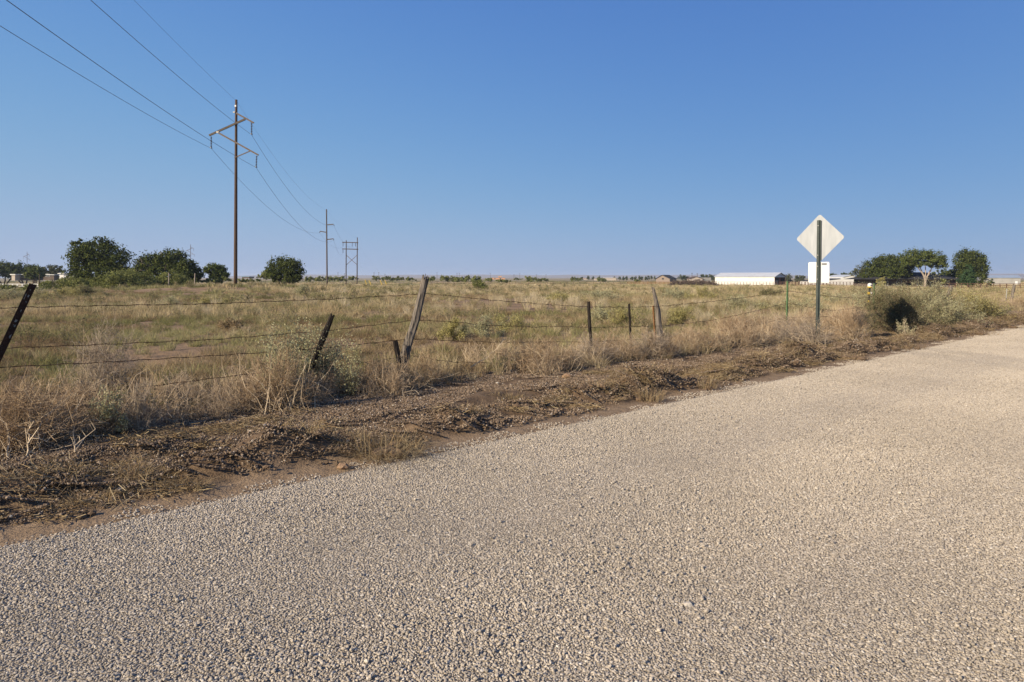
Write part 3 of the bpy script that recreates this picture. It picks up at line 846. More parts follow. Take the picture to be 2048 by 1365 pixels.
# small rounded scrub bushes, too many to count
M['f_scrub'] = mat_foliage('field_scrub', [(0.0, (0.14, 0.14, 0.065)), (0.35, (0.25, 0.24, 0.115)), (0.65, (0.36, 0.335, 0.165)), (1.0, (0.48, 0.43, 0.22))], 0.25, True, 0.1, 0.5)
def scrub_proto(rx, h, nl, ls, r):
    segs, _ = bush_sticks(rx, rx, h, 10, 6, 2, r, 1.0, 0.4, 0.3)
    V, Q = leaves_on(segs, nl, ls, ls * 0.7)
    n0 = len(V); Vs = []; Fs = []; n_ = 0
    for (a_, b_, r0, r1) in segs:
        v, f = stick(a_, b_, np.broadcast_to(r0, (len(a_),)), np.broadcast_to(r1, (len(a_),))); Vs.append(v); Fs.append(f + n_); n_ += len(v)
    SV = np.concatenate(Vs); SF = np.concatenate(Fs)
    return mesh_np('scrub', np.concatenate([V, SV]), [np.concatenate([Q, SF + n0])], (M['f_scrub'], M['f_dead']), mi=np.concatenate([np.zeros(len(Q)), np.ones(len(SF))]))
field_scatter('field_scrub', 'many small rounded green scrub plants in the near field', 'scrub', [scrub_proto(0.3, 0.36, 420, 0.024, 0.003) for k in range(5)], 9, 40, 0.55, 0.16, 0.44, 511, 0.5, 1.7, 4.6)
field_scatter('field_scrub', 'many small rounded green scrub plants in the middle field', 'scrub', [scrub_proto(0.42, 0.42, 330, 0.05, 0.006) for k in range(5)], 38, 120, 0.14, 0.07, 0.43, 517, 0.6, 1.9, 4.6)
field_scatter('field_scrub', 'many small green scrub plants in the far field', 'scrub', [scrub_proto(0.7, 0.55, 260, 0.12, 0.012) for k in range(4)], 115, 300, 0.016, 0.03, 0.44, 523, 0.6, 1.6, 4.6)
# dead weeds along the fence
def dead_proto(m, rx, h, n0=13, kids=8, gran=3, r=0.004):
    segs, _ = bush_sticks(rx, rx, h, n0, kids, gran, r, 1.0, 0.65, 0.05)
    return sticks_mesh2('dead_weed', [(segs, M[m]), (stalks(22, 0.08, rx * 1.15, h * 1.2, r * 0.9), M['twig_pale'])])
dw = [dead_proto('f_dead', 0.34, 0.45) for k in range(6)]
q = np.stack([rng.uniform(2.45, 4.6, 1500), rng.uniform(-3, 40, 1500)], -1)
kk = fbm(q[:, 1] * 0.7, q[:, 0] * 0.9, 3, 131)
thr = 0.5 - 0.14 * sstep(4, 9, q[:, 1]) + 0.35 * sstep(2.9, 2.4, q[:, 0]) + 0.08 * sstep(3.6, 4.6, q[:, 0])
q = q[kk > thr + rng.uniform(-0.08, 0.08, len(q))]
x, y = xy(q[:, 0], q[:, 1]); k = in_view(x, y, 2.0); x = x[k]; y = y[k]; n = len(x)
sc = rng.uniform(0.55, 1.2, n) * (1 + 0.35 * sstep(7, 16, st(x, y)[1]))
scatter('dead_weeds', 'tangled grey brown dead weeds growing along the fence', 'weeds', dw, np.stack([x, y, gz(x, y) - 0.02], -1),
        np.stack([rng.normal(0, 0.1, n), rng.normal(0, 0.1, n), rng.uniform(0, 6.28, n)], -1), np.stack([sc, sc, sc * rng.uniform(0.7, 1.15, n)], -1), rng.integers(0, 6, n))
# fence-line dry grass between them
gp = [tuft('f_straw', 0.15, 0.5, 0.005, 60, 0.1, 0.6) for k in range(5)] + [tuft('f_brown', 0.1, 0.35, 0.006, 60, 0.14, 0.8) for k in range(3)]
q = np.stack([rng.uniform(2.3, 5.2, 2600), rng.uniform(-3, 42, 2600)], -1)
kk = fbm(q[:, 1] * 0.9, q[:, 0] * 0.9, 3, 151)
q = q[kk > 0.42 + 0.2 * sstep(7, 2, q[:, 1]) + 0.25 * sstep(3.0, 2.3, q[:, 0]) + rng.uniform(-0.1, 0.1, len(q))]
x, y = xy(q[:, 0], q[:, 1]); k = in_view(x, y, 2.0); x = x[k]; y = y[k]; n = len(x)
sc = rng.uniform(0.5, 1.2, n)
scatter('verge_grass', 'dry bunch grass standing along the fence line', 'grass', gp, np.stack([x, y, gz(x, y) - 0.01], -1),
        np.stack([rng.normal(0, 0.12, n), rng.normal(0, 0.12, n), rng.uniform(0, 6.28, n)], -1), np.stack([sc, sc, sc], -1), rng.integers(0, 8, n))
# straw litter lying on the berm and shoulder
def litter_mesh(n, Rr, l0, l1, w):
    rr = Rr * np.sqrt(rng.uniform(0, 1, n)); aa = rng.uniform(0, 6.28, n); az = rng.normal(0.3, 0.9, n)
    c = np.stack([rr * np.cos(aa), rr * np.sin(aa), rng.uniform(0.005, 0.05, n)], -1)
    L = rng.uniform(l0, l1, n)[:, None]
    d = unit(np.stack([np.cos(az), np.sin(az), rng.normal(0, 0.28, n)], -1))
    return sticks_mesh('litter', [(c - d * L / 2, c + rng.normal(0, 0.01, (n, 3)), w, w), (c + rng.normal(0, 0.004, (n, 3)), c + d * L / 2 - np.array([0, 0, 0.01]), w, w * 0.5)], M['straw'])
lp = [litter_mesh(45, 0.17, 0.05, 0.22, 0.0022) for k in range(5)]
q = np.stack([rng.uniform(0.3, 3.4, 2600), rng.uniform(-3, 34, 2600)], -1)
kk = fbm(q[:, 1] * 0.8, q[:, 0] * 1.4, 3, 171) + 0.14 * np.exp(-((q[:, 0] - 0.9) / 0.35) ** 2)
q = q[kk > 0.60 + rng.uniform(-0.06, 0.06, len(q)) - 0.06 * sstep(8, 16, q[:, 1])]
x, y = xy(q[:, 0], q[:, 1]); k = in_view(x, y, 1.5); x = x[k]; y = y[k]; n = len(x)
rx, ry = slope_rot(x, y)
scatter('straw_litter', 'dead straw and grass roots strewn over the shoulder', 'litter', lp, np.stack([x, y, gz(x, y)], -1),
        np.stack([rx, ry, rng.uniform(0, 6.28, n)], -1), rng.uniform(0.7, 1.2, n)[:, None] * np.ones((1, 3)), rng.integers(0, 5, n))

# flattened mats of torn grass along the ridge
mp = [grass_mesh('mat', M['straw'], 110, 0.13, 0.05, 0.17, 0.0042, 1.5, seg=3, droop=1.2) for k in range(6)]
q = np.stack([rng.uniform(0.4, 1.6, 900), rng.uniform(-3, 36, 900)], -1)
kk = fbm(q[:, 1] * 1.3, q[:, 0] * 1.5, 3, 181) + 0.12 * np.exp(-((q[:, 0] - 0.9) / 0.3) ** 2) + 0.12 * sstep(9, 14, q[:, 1])
q = q[kk > 0.60 + rng.uniform(-0.05, 0.05, len(q))]
x, y = xy(q[:, 0], q[:, 1]); k = in_view(x, y, 1.5); x = x[k]; y = y[k]; n = len(x)
rx, ry = slope_rot(x, y); sc = rng.uniform(0.6, 1.3, n)
scatter('straw_mats', 'flattened mats of torn straw grass along the ridge', 'grass', mp, np.stack([x, y, gz(x, y)], -1),
        np.stack([rx, ry, rng.uniform(0, 6.28, n)], -1), np.stack([sc, sc, sc], -1), rng.integers(0, 6, n))

# ================================================================== THINGS
ORD = ('first second third fourth fifth sixth seventh eighth ninth tenth eleventh twelfth thirteenth fourteenth fifteenth sixteenth seventeenth eighteenth nineteenth twentieth '
       'twenty-first twenty-second twenty-third twenty-fourth twenty-fifth twenty-sixth twenty-seventh twenty-eighth twenty-ninth thirtieth').split()
# ---------------------------------------------------------------- power line
def crooked(p0, p1, r0, r1, n=10, wob=0.0, sides=10):
    u = np.linspace(0, 1, n)[:, None]
    pts = np.asarray(p0) * (1 - u) + np.asarray(p1) * u + rng.normal(0, wob, (n, 3)) * np.array([1, 1, 0])
    return MB().tube(pts, np.linspace(r0, r1, n), sides)

def insulator(parent, top, bottom, n=7, r=0.13):
    top = np.asarray(top); bottom = np.asarray(bottom)
    pts = []; rad = []
    for k in range(n):
        u = (k + 0.5) / n
        for du, rr in ((-0.42 / n, 0.03), (-0.1 / n, r * 0.7), (0.16 / n, r), (0.2 / n, 0.03)):
            pts.append(top + (bottom - top) * (u + du)); rad.append(rr)
    pts.append(bottom); rad.append(0.03)
    ins = part('insulator_string', MB().tube(pts, rad, 10), M['porcelain'], parent)
    part('clamp', MB().box(bottom + np.array([0, 0, -0.05]), (0.09, 0.5, 0.12)), M['hardware'], ins)

def wishbone_pole(d, pxc, base_px, k, label, group, woodm, detail=True):
    """k = size on the photograph relative to the nearest pole; px offsets measured from the pole's foot column"""
    q = lambda px, py, dd=0: P(base_px + (px - 471) * k, CY + (py - 555) * k * 1.0 + 0, d) + np.array([0, dd, 0])
    foot = G(base_px, d, -0.3)
    t = thing('utility_pole', label, 'utility pole', G(base_px, d), group)
    top = q(472.5, 200)
    part('pole', crooked(foot, top, 0.235, 0.15, 14), woodm, t, smooth=True)
    am, gm = M['arm_wood'], M['grey_arm']
    part('crossarm', MB().bar(q(471, 226, -0.2), q(509, 247, -0.2), 0.14, 0.2), am, t)
    part('crossarm', MB().bar(q(420, 272, -0.22), q(492, 239.5, -0.22), 0.17, 0.24), gm, t)
    part('crossarm', MB().bar(q(437, 266, -0.42), q(519.5, 312, -0.42), 0.14, 0.2), am, t)
    part('brace', MB().bar(q(470, 316.5, -0.2), q(502, 303, -0.2), 0.09, 0.12), am, t)
    if detail:
        part('pole_cap_band', MB().tube([q(472.3, 211), q(472.3, 214.5)], [0.185, 0.185], 10), M['hardware'], t)
        part('bolt_plate', MB().box(q(470, 226, -0.32), (0.25, 0.05, 0.16)), M['hardware'], t)
        part('bolt_plate', MB().box(q(438.5, 266.5, -0.52), (0.3, 0.05, 0.2)), M['hardware'], t)
    insulator(t, q(424, 274, -0.22), q(424, 296, -0.22))
    insulator(t, q(504.5, 246, -0.2), q(504.5, 269, -0.2))
    insulator(t, q(516, 313, -0.42), q(515, 335, -0.42))
    return t, q

t1, q1 = wishbone_pole(85.0, 471, 471, 1.0, 'tall brown wooden power pole with crossed arms nearest the fence', None, M['pole_wood'])
wishbone_pole(460.0, 382, 381, 85 / 460.0, 'small far power pole rising behind the wide clump of trees', None, M['far_pole_wood'], False)
wishbone_pole(590.0, 54, 54, 85 / 590.0, 'tiny far power pole above the trees at the far left', None, M['far_pole_wood'], False)

d2 = 200.0
t2 = thing('utility_pole', 'slim wooden power pole with three short side arms in mid field', 'utility pole', G(654, d2))
part('pole', crooked(G(654.3, d2, -0.3), P(653, 419, d2), 0.24, 0.17, 12), M['far_pole_wood'], t2, smooth=True)
for (a, b, at) in (((655, 450), (667, 449), (668, 452)), ((640, 463), (652, 465), (639.5, 466)), ((655, 479.5), (667, 478), (667.5, 481))):
    part('side_arm', MB().bar(P(*a, d2), P(*b, d2), 0.2, 0.28), M['grey_arm'], t2)
    part('insulator_string', MB().tube([P(at[0], at[1] - 2, d2), P(at[0], at[1], d2)], [0.11, 0.11], 8), M['porcelain'], t2)
d3 = 280.0
th = thing('utility_pole', 'two-legged wooden power structure with crossarms and X bracing', 'utility pole', G(703, d3))
for a, b in (((692, 569), (692.5, 481)), ((714, 569), (714.7, 475.5))):
    part('leg', crooked(G(a[0], d3, -0.3), P(*b, d3), 0.25, 0.18, 10), M['far_pole_wood'], th, smooth=True)
for y_ in (485.3, 498.6):
    part('crossarm', MB().bar(P(684.5, y_ - 0.3, d3 - 0.35), P(716.5, y_ + 0.5, d3 - 0.35), 0.3, 0.36), M['far_pole_wood'], th)
part('cross_brace', MB().bar(P(693, 511, d3 - 0.3), P(714, 530, d3 - 0.3), 0.14, 0.2), M['arm_wood'], th)
part('cross_brace', MB().bar(P(693, 530, d3 + 0.3), P(714, 511, d3 + 0.3), 0.14, 0.2), M['arm_wood'], th)
for px, y0 in ((686, 486), (704.5, 486), (711, 486), (686, 499)):
    part('insulator_string', MB().tube([P(px, y0, d3 - 0.35), P(px, y0 + 7.5, d3 - 0.35)], [0.1, 0.1], 8), M['porcelain'], th)

def catenary(a, b, sag, n=60):
    u = np.linspace(0, 1, n)[:, None]
    p = np.asarray(a) * (1 - u) + np.asarray(b) * u
    p[:, 2] -= (4 * sag * u * (1 - u))[:, 0]
    return p
span = np.array([20.8, -115.0, 0.6])
def power_line(label, a1, a2, a3, sag, r):
    pts = np.concatenate([catenary(np.asarray(a1) + span, a1, sag[0], 90)[:-1], catenary(a1, a2, sag[1], 60)[:-1], catenary(a2, a3, sag[2], 40)])
    mb = MB().tube(pts, r, 5)
    solo('power_line', mb, M['conductor'], label, 'power line', a1, 'wires strung between the power poles')
low = np.array([0, 0, -0.12])
power_line('thick wire hung from the left arm of the tall power pole', q1(424, 296, -0.22) + low, P(639.5, 466, d2), P(686, 494, d3), (1.9, 3.2, 2.2), 0.020)
power_line('thick wire hung from the upper right arm of the tall power pole', q1(504.5, 269, -0.2) + low, P(668, 452, d2), P(704.5, 494, d3), (1.9, 3.4, 2.2), 0.020)
power_line('thick wire hung from the lower right arm of the tall power pole', q1(515, 335, -0.42) + low, P(667.5, 481, d2), P(686, 507, d3), (1.7, 3.6, 2.2), 0.020)
power_line('thin top wire running over the tip of the tall power pole', q1(473.5, 203), P(653, 420, d2), P(714.7, 476, d3), (1.5, 2.4, 1.6), 0.011)

# tiny poles on the horizon
for k, (px, top, d) in enumerate(((676, 545, 900), (689, 547, 1000), (748, 545, 900), (757.5, 545, 900), (770, 548, 1000), (874, 545, 1000), (914, 546, 1000), (918.5, 546, 1000),
                   (980.5, 546, 1100), (1028, 549, 1100), (1039.5, 546, 1100), (1073, 549, 1200), (1092, 549, 1200), (1384, 546, 620), (1394.5, 547, 620))):
    t = thing('utility_pole', '%s tiny distant pole from the left along the flat horizon' % ORD[k], 'utility pole', G(px, d), 'poles along the far horizon')
    part('pole', crooked(G(px, d, -0.5), P(px, top, d), 0.28, 0.2, 3, 0, 6), M['far_pole_wood'], t)
    part('crossarm', MB().bar(P(px - 1.6, top + 1, d), P(px + 1.6, top + 1, d), 0.25, 0.3), M['far_pole_wood'], t)

for k, (a, b) in enumerate((((730, 560.5), (734, 568)), ((738, 561.5), (743, 569)), ((760.5, 561), (764.5, 568.5)), ((769.5, 561), (774, 568.5)))):
    d = 262.0; foot = G(b[0], d); top = P(a[0], a[1] - 0.5, d)
    up = unit(top - foot)
    t = thing('guy_wire_guard', '%s slanted yellow guy wire guard right of the X-braced poles' % ORD[k], 'guy guard', foot, 'yellow guards on the guy wires')
    part('guard', MB().tube([foot, top], [0.13, 0.13], 8), M['yellow'], t)
    part('guy_wire', MB().tube([top, P(714.7 if k > 1 else 692.5, 486, d3)], [0.008, 0.008], 4), M['conductor'], t)

# ---------------------------------------------------------------- road sign, seen from the back
SD = 14.6
SGN = P(1636, 476, SD); SB = G(1634.5, SD)
tang = np.array([0.658, -0.753, 0.0]); nrm = np.array([-0.753, -0.658, 0.0])
t = thing('road_sign', 'back of a diamond road sign with a small square plate on a green post', 'road sign', SB)
def plate(cen, pts2, th):
    V = [cen + tang * a + np.array([0, 0, b]) + nrm * (th / 2) for a, b in pts2] + [cen + tang * a + np.array([0, 0, b]) - nrm * (th / 2) for a, b in pts2]
    n = len(pts2); mb = MB(); mb.V.append(np.array(V)); mb.n = 2 * n
    mb.N.append(list(range(n))); mb.N.append(list(range(2 * n - 1, n - 1, -1)))
    for q in range(n):
        mb.N.append([q, q + n, (q + 1) % n + n, (q + 1) % n])
    return mb
def rounded(w, h, r, rot=0.0, n=6):
    out = []
    for cx, cy, a0 in ((w / 2 - r, h / 2 - r, 0), (-w / 2 + r, h / 2 - r, 90), (-w / 2 + r, -h / 2 + r, 180), (w / 2 - r, -h / 2 + r, 270)):
        for k in range(n + 1):
            a = R(a0 + 90 * k / n); out.append((cx + r * math.cos(a), cy + r * math.sin(a)))
    c, s = math.cos(rot), math.sin(rot)
    return [(c * a - s * b, s * a + c * b) for a, b in out]
off = -nrm * 0.03
part('diamond_panel', plate(P(1638.5, 476.5, SD) + off, rounded(0.765, 0.765, 0.05, R(45)), 0.004), M['alu'], t)
pc = P(1636.3, 545.2, SD) + off
pl = part('square_plate', plate(pc, rounded(0.465, 0.465, 0.03), 0.004), M['alu_new'], t, label='small bright square plate below the diamond')
part('sticker', plate(pc + tang * 0.125 + np.array([0, 0, 0.185]) + nrm * 0.006, [(0.055, 0.022), (-0.055, 0.022), (-0.055, -0.022), (0.055, -0.022)], 0.002), M['sticker'], pl)
# U-channel post with punched holes
pt = P(1638.3, 441, SD); pb = np.array([SB[0], SB[1], SB[2] - 0.3])
up = pt - pb; Lp = np.linalg.norm(up); up = up / Lp
mb = MB()
prof = [(-0.046, 0.0), (-0.028, 0.0), (-0.018, 0.034), (0.018, 0.034), (0.028, 0.0), (0.046, 0.0), (0.046, 0.004), (0.030, 0.004), (0.020, 0.039), (-0.020, 0.039), (-0.030, 0.004), (-0.046, 0.004)]
nP = len(prof)
V = [c + tang * a + nrm * b for c in (pb, pt) for a, b in prof]
mb.V.append(np.array(V)); mb.n = len(V)
for k in range(nP):
    mb.N.append([k, (k + 1) % nP, (k + 1) % nP + nP, k + nP])
for k in (0,):
    mb.N.append(list(range(nP, 2 * nP)))
post = part('sign_post', mb, M['sign_post'], t)
mb = MB()
for k in range(int(Lp / 0.0508) - 8):
    c = pb + up * (0.35 + k * 0.0508) + nrm * 0.0395
    mb.box(c, (0.011, 0.002, 0.011), np.stack([tang, nrm, np.array([0, 0, 1.0])], 1))
h = part('post_holes', mb, M['black'], post); h['kind'] = 'stuff'
for c in (P(1638, 452, SD), P(1637.3, 511, SD), P(1637, 533, SD), P(1636.3, 559, SD)):
    part('bolt', MB().tube([c + nrm * 0.036, c + nrm * 0.05], [0.011, 0.011], 6), M['hardware'], t)

# ---------------------------------------------------------------- fence
def fpt(px, py, s=3.5, ds=0.0):
    return P(px, py, Yfence(px, s + ds))

def post_pts(pix, s=3.5, ref=None):
    d = Yfence(ref if ref is not None else pix[-1][0], s)
    return np.array([P(a, b, d) for a, b in pix])

def densify(pts, n):
    pts = np.asarray(pts, float)
    L = np.concatenate([[0], np.cumsum(np.linalg.norm(np.diff(pts, axis=0), axis=1))])
    u = np.linspace(0, L[-1], n)
    return np.stack([np.interp(u, L, pts[:, k]) for k in range(3)], -1)

def gnarly(pts, rad, n=26, sides=14, amp=0.22, seed=1, top_jag=0.05):
    """a weathered timber: fluted, splintered surface and a broken top"""
    pts = densify(pts, n)
    rad = np.interp(np.linspace(0, 1, n), np.linspace(0, 1, len(rad)), rad)
    T_ = np.gradient(pts, axis=0); T_ = unit(T_)
    A = unit(np.cross(T_, np.array([0, 1.0, 0.01]))); B = np.cross(T_, A)
    ang = np.arange(sides) / sides * 2 * np.pi
    rr = np.zeros((n, sides))
    for k in range(n):
        fl = vnoise(ang * 2.3 + 0.15 * k * 0.1, np.full(sides, k * 0.12), seed)
        fl2 = vnoise(ang * 5.1, np.full(sides, k * 0.3 + 9), seed + 5)
        rr[k] = rad[k] * (1 + amp * (fl - 0.5) * 2 + amp * 0.5 * (fl2 - 0.5) * 2)
    V = pts[:, None] + rr[..., None] * (np.cos(ang)[None, :, None] * A[:, None] + np.sin(ang)[None, :, None] * B[:, None])
    V[-1] += T_[-1] * (np.random.default_rng(seed).uniform(-top_jag, top_jag, (sides, 1)))
    mb = MB()
    i_ = np.arange(n - 1)[:, None] * sides; j_ = np.arange(sides)[None]; j2 = (j_ + 1) % sides
    mb.add(V.reshape(-1, 3), np.stack([i_ + j_, i_ + j2, i_ + sides + j2, i_ + sides + j_], -1).reshape(-1, 4))
    cen = pts[-1] - T_[-1] * 0.03
    b = mb.n
    mb.V.append(cen[None]); mb.n += 1
    mb.T.append(np.array([[(n - 1) * sides + q, (n - 1) * sides + (q + 1) % sides, b] for q in range(sides)]))
    return mb

def wood_post(label, pix, rad, mat, s=3.5, ref=None, seed=1, amp=0.22, jag=0.05, group='posts of the roadside fence', nail=False):
    pts = post_pts(pix, s, ref)
    pts = np.concatenate([pts, [pts[-1] + (pts[-1] - pts[-2]) * 0.05]])
    g0 = float(gz(pts[-1][0], pts[-1][1]))
    pts[-1][2] = min(pts[-1][2], g0 - 0.15)
    t = thing('fence_post', label, 'fence post', (pts[-2][0], pts[-2][1], g0), group)
    part('timber', gnarly(pts[::-1], rad[::-1], seed=seed, amp=amp, top_jag=jag), mat, t)
    if nail:
        part('nail', MB().tube([pts[0] - np.array([0, 0, 0.03]), pts[0] + np.array([0.0, 0, 0.06])], [0.004, 0.004], 5), M['barbwire'], t)
    for wp in staples_for(pts): part('wire_staple', wp, M['barbwire'], t)
    return t

def staples_for(pts):
    return []

wood_post('tall grey weathered wooden fence post leaning to the right', [(851, 556), (843, 590), (832, 640), (818, 682), (808, 722), (802, 776)], [0.05, 0.054, 0.058, 0.06, 0.066, 0.074, 0.078], M['old_wood'], ref=815, seed=4, nail=True)
wood_post('short dark stub post leaning left against the tall grey post', [(790, 683), (797, 716), (804, 752), (808, 780)], [0.032, 0.036, 0.036, 0.034, 0.034], M['dark_wood'], s=3.42, ref=800, seed=9, jag=0.02)
wood_post('black broken post leaning right inside the green saltbush', [(664, 633), (645, 680), (630, 716), (604, 786)], [0.03, 0.038, 0.034, 0.032, 0.03], M['dark_wood'], ref=640, seed=14, amp=0.3, jag=0.06)
wood_post('thin dark fence post between the tall grey post and the gnarled post', [(1177, 604), (1179, 650), (1182, 690), (1183, 716)], [0.028, 0.03, 0.031, 0.03, 0.03], M['dark_wood'], seed=21, amp=0.1, jag=0.01)
wood_post('thinner dark fence post just left of the gnarled wooden post', [(1258, 608), (1260, 645), (1262, 695)], [0.022, 0.024, 0.024, 0.024], M['dark_wood'], seed=23, amp=0.12, jag=0.01)
wood_post('gnarled pale wooden fence post with a narrow notched top', [(1306, 577), (1309, 590), (1312, 603), (1316, 622), (1318, 650), (1323, 690)], [0.03, 0.042, 0.052, 0.058, 0.062, 0.064, 0.06], M['old_wood'], seed=31, jag=0.05)
wood_post('leaning grey wooden post behind the saltbush thicket', [(1902.5, 573), (1897, 592), (1892, 630)], [0.07, 0.075, 0.075, 0.075], M['old_wood'], seed=33)
wood_post('grey wooden post farthest along the fence on the right', [(2028.5, 571), (2024, 596), (2021, 620)], [0.06, 0.065, 0.065, 0.065], M['old_wood'], seed=35)

def t_post(label, top, base, mat, s=3.5, ref=None, w=0.034, flakes=False, group='posts of the roadside fence'):
    d = Yfence(ref if ref is not None else base[0], s)
    a = P(top[0], top[1], d); b = P(base[0], base[1], d)
    g0 = float(gz(b[0], b[1])); b = a + (b - a) * ((a[2] - (g0 - 0.2)) / (a[2] - b[2]))
    t = thing('fence_post', label, 'fence post', (b[0], b[1], g0), group)
    u = unit(b - a); fwd = np.array([NX, NY, 0.0]); fwd = unit(fwd - u * (u @ fwd)); sd_ = np.cross(u, fwd)
    flange = MB().bar(a - fwd * 0.0, b, w, 0.006, up=fwd)
    part('flange', flange, mat, t)
    part('web', MB().bar(a + fwd * (w * 0.45), b + fwd * (w * 0.45), 0.006, w * 0.8, up=fwd), mat, t)
    L = np.linalg.norm(b - a)
    mb = MB()
    for k in range(int((L - 0.3) / 0.055)):
        c = a + u * (0.04 + k * 0.055) - fwd * 0.005
        mb.box(c, (w * 0.42, 0.026, 0.010), np.stack([sd_, u, fwd], 1))
    q = part('stud', mb, mat, t); q['kind'] = 'stuff'
    if flakes:
        for k in range(12):
            c = a + u * (0.03 + rng.uniform(0.0, 0.55)) - fwd * 0.0045 + sd_ * rng.uniform(-0.3, 0.3) * w
            part('paint_flake', MB().box(c, (w * rng.uniform(0.1, 0.22), rng.uniform(0.015, 0.05), 0.002), np.stack([sd_, u, fwd], 1)), M['flake'], t)
    return t
t_post('rusty dark steel post leaning hard right at the left edge', (66, 569), (-78, 874), M['rust_steel'], ref=-20, w=0.062, flakes=True)
t_post('bright green steel post left of the road sign', (1576, 563), (1574, 668), M['green_steel'], w=0.045)
t_post('rust orange stake touching the gnarled wooden post', (1307, 612), (1312, 690), M['rust_orange'], s=3.62, w=0.036)
t_post('thin pale green steel post beside the yellow capped marker', (1749, 567), (1748, 650), M['green_steel'], s=3.6, w=0.038)
t_post('thin white steel post next to the farthest grey post', (2014.5, 578), (2011, 622), M['grey_metal'], s=3.45, w=0.04)

# marker post with caps
d = 20.0
mk = thing('marker_post', 'black marker post with white and yellow caps by the saltbush', 'marker post', G(1737, d))
part('pole', MB().tube([G(1736, d, -0.2), P(1738.3, 590, d), P(1740, 572, d)], [0.026, 0.028, 0.026], 10), M['black'], mk, smooth=True)
cap = part('cap', MB().tube([P(1739.6, 575.5, d), P(1739.7, 573, d), P(1739.8, 570, d), P(1739.8, 567.5, d), P(1739.8, 566.8, d)], [0.045, 0.066, 0.066, 0.05, 0.01], 14), M['white'], mk, smooth=True, label='white cap on top of the marker')
part('cap_band', MB().tube([P(1739.4, 576.0, d), P(1739.6, 573.6, d)], [0.062, 0.068], 14), M['yellow'], cap, smooth=True)
part('symbol', MB().box(P(1739.8, 570.8, d) + np.array([0, -0.067, 0]), (0.05, 0.004, 0.025)), M['black'], cap)
part('reflector', MB().tube([P(1737.9, 589.6, d), P(1738.1, 584.5, d)], [0.042, 0.042], 12), M['yellow'], mk)
part('reflector', MB().tube([P(1742.0, 588, d), P(1742.3, 584.3, d)], [0.025, 0.025], 8), M['white'], mk)
part('reflector', MB().tube([P(1736.9, 605.5, d), P(1737.1, 601, d)], [0.042, 0.042], 12), M['dull_yellow'], mk)

# barbed wire strands
def barbed(label, pix, s=3.5, r=0.0032):
    pts = []
    pix = np.array(pix, float)
    xs = np.arange(pix[0, 0], pix[-1, 0], 9.0); ys = np.interp(xs, pix[:, 0], pix[:, 1])
    k = np.array([0.25, 0.5, 0.25])
    for _ in range(3):
        ys[1:-1] = np.convolve(ys, k, 'valid')
    P3 = np.array([P(a, b, Yfence(a, s)) for a, b in zip(xs, ys)])
    P3 = densify(P3, int(np.linalg.norm(np.diff(P3, axis=0), axis=1).sum() / 0.05))
    P3[:, 2] += 0.004 * np.sin(np.arange(len(P3)) * 0.9) + rng.normal(0, 0.0015, len(P3))
    base = (P3[len(P3) // 2][0], P3[len(P3) // 2][1], P3[len(P3) // 2][2])
    t = thing('barbed_wire', label, 'barbed wire', base, 'strands of the roadside fence')
    ph = np.arange(len(P3)) * 1.2
    nn = np.array([NX, NY, 0.0])
    mb = MB()
    for sg in (0, math.pi):
        off = np.outer(np.cos(ph + sg), nn) * r * 0.8; off[:, 2] += np.sin(ph + sg) * r * 0.8
        mb.tube(P3 + off, r * 0.72, 4)
    part('twisted_wire', mb, M['barbwire'], t)
    idx = np.arange(2, len(P3) - 2, 2); c = P3[idx]
    a = unit(rng.normal(size=(len(c), 3))); a2 = unit(np.cross(a, rng.normal(size=(len(c), 3))))
    b = part('barbs', sticks_mesh('barbs', [(c - a * 0.015, c + a * 0.015, 0.0026, 0.0014), (c - a2 * 0.015, c + a2 * 0.015, 0.0026, 0.0014)], M['barbwire']), M['barbwire'], t)
    b['kind'] = 'stuff'
barbed('top barbed wire strand running the whole length of the fence', [(-160, 618), (0, 616), (190, 612), (420, 608), (650, 599), (800, 591.5), (843, 587.5), (880, 590), (965, 599), (1088, 609), (1178, 614.5), (1259, 615), (1315, 613.5), (1425, 603.5), (1510, 593), (1576, 581.5), (1634, 591), (1726, 598), (1750, 590), (1830, 596), (1900, 583), (1960, 590), (2026, 582), (2120, 586)])
barbed('second barbed wire strand from the top of the fence', [(-160, 703), (8, 697), (210, 689), (420, 680), (663, 661), (800, 644), (838, 641), (862, 641), (981, 651), (1068, 655), (1119, 653), (1178, 655.5), (1259, 654), (1323, 652), (1384, 646), (1432, 640), (1501, 625), (1575, 606), (1634, 618), (1669, 622), (1748, 612), (1830, 618), (1898, 600), (1960, 606), (2024, 596), (2120, 600)])
barbed('third barbed wire strand down, crossing behind the green saltbush', [(-160, 741), (0, 735), (197, 725.5), (338, 717), (520, 706), (559, 703), (696, 692), (785, 682), (815, 678), (861, 679), (912, 683.5), (1000, 685), (1178, 684), (1259, 680), (1310, 677), (1420, 665), (1520, 649), (1574, 635), (1620, 635), (1666, 633), (1748, 630)])
barbed('lowest barbed wire strand sagging into the dead weeds', [(-160, 795), (0, 790), (123, 788), (215, 781.5), (308, 772), (415, 758.5), (520, 746), (569, 741), (698, 730), (795, 716), (820, 711), (861, 718), (897, 724), (1000, 727), (1060, 728)])

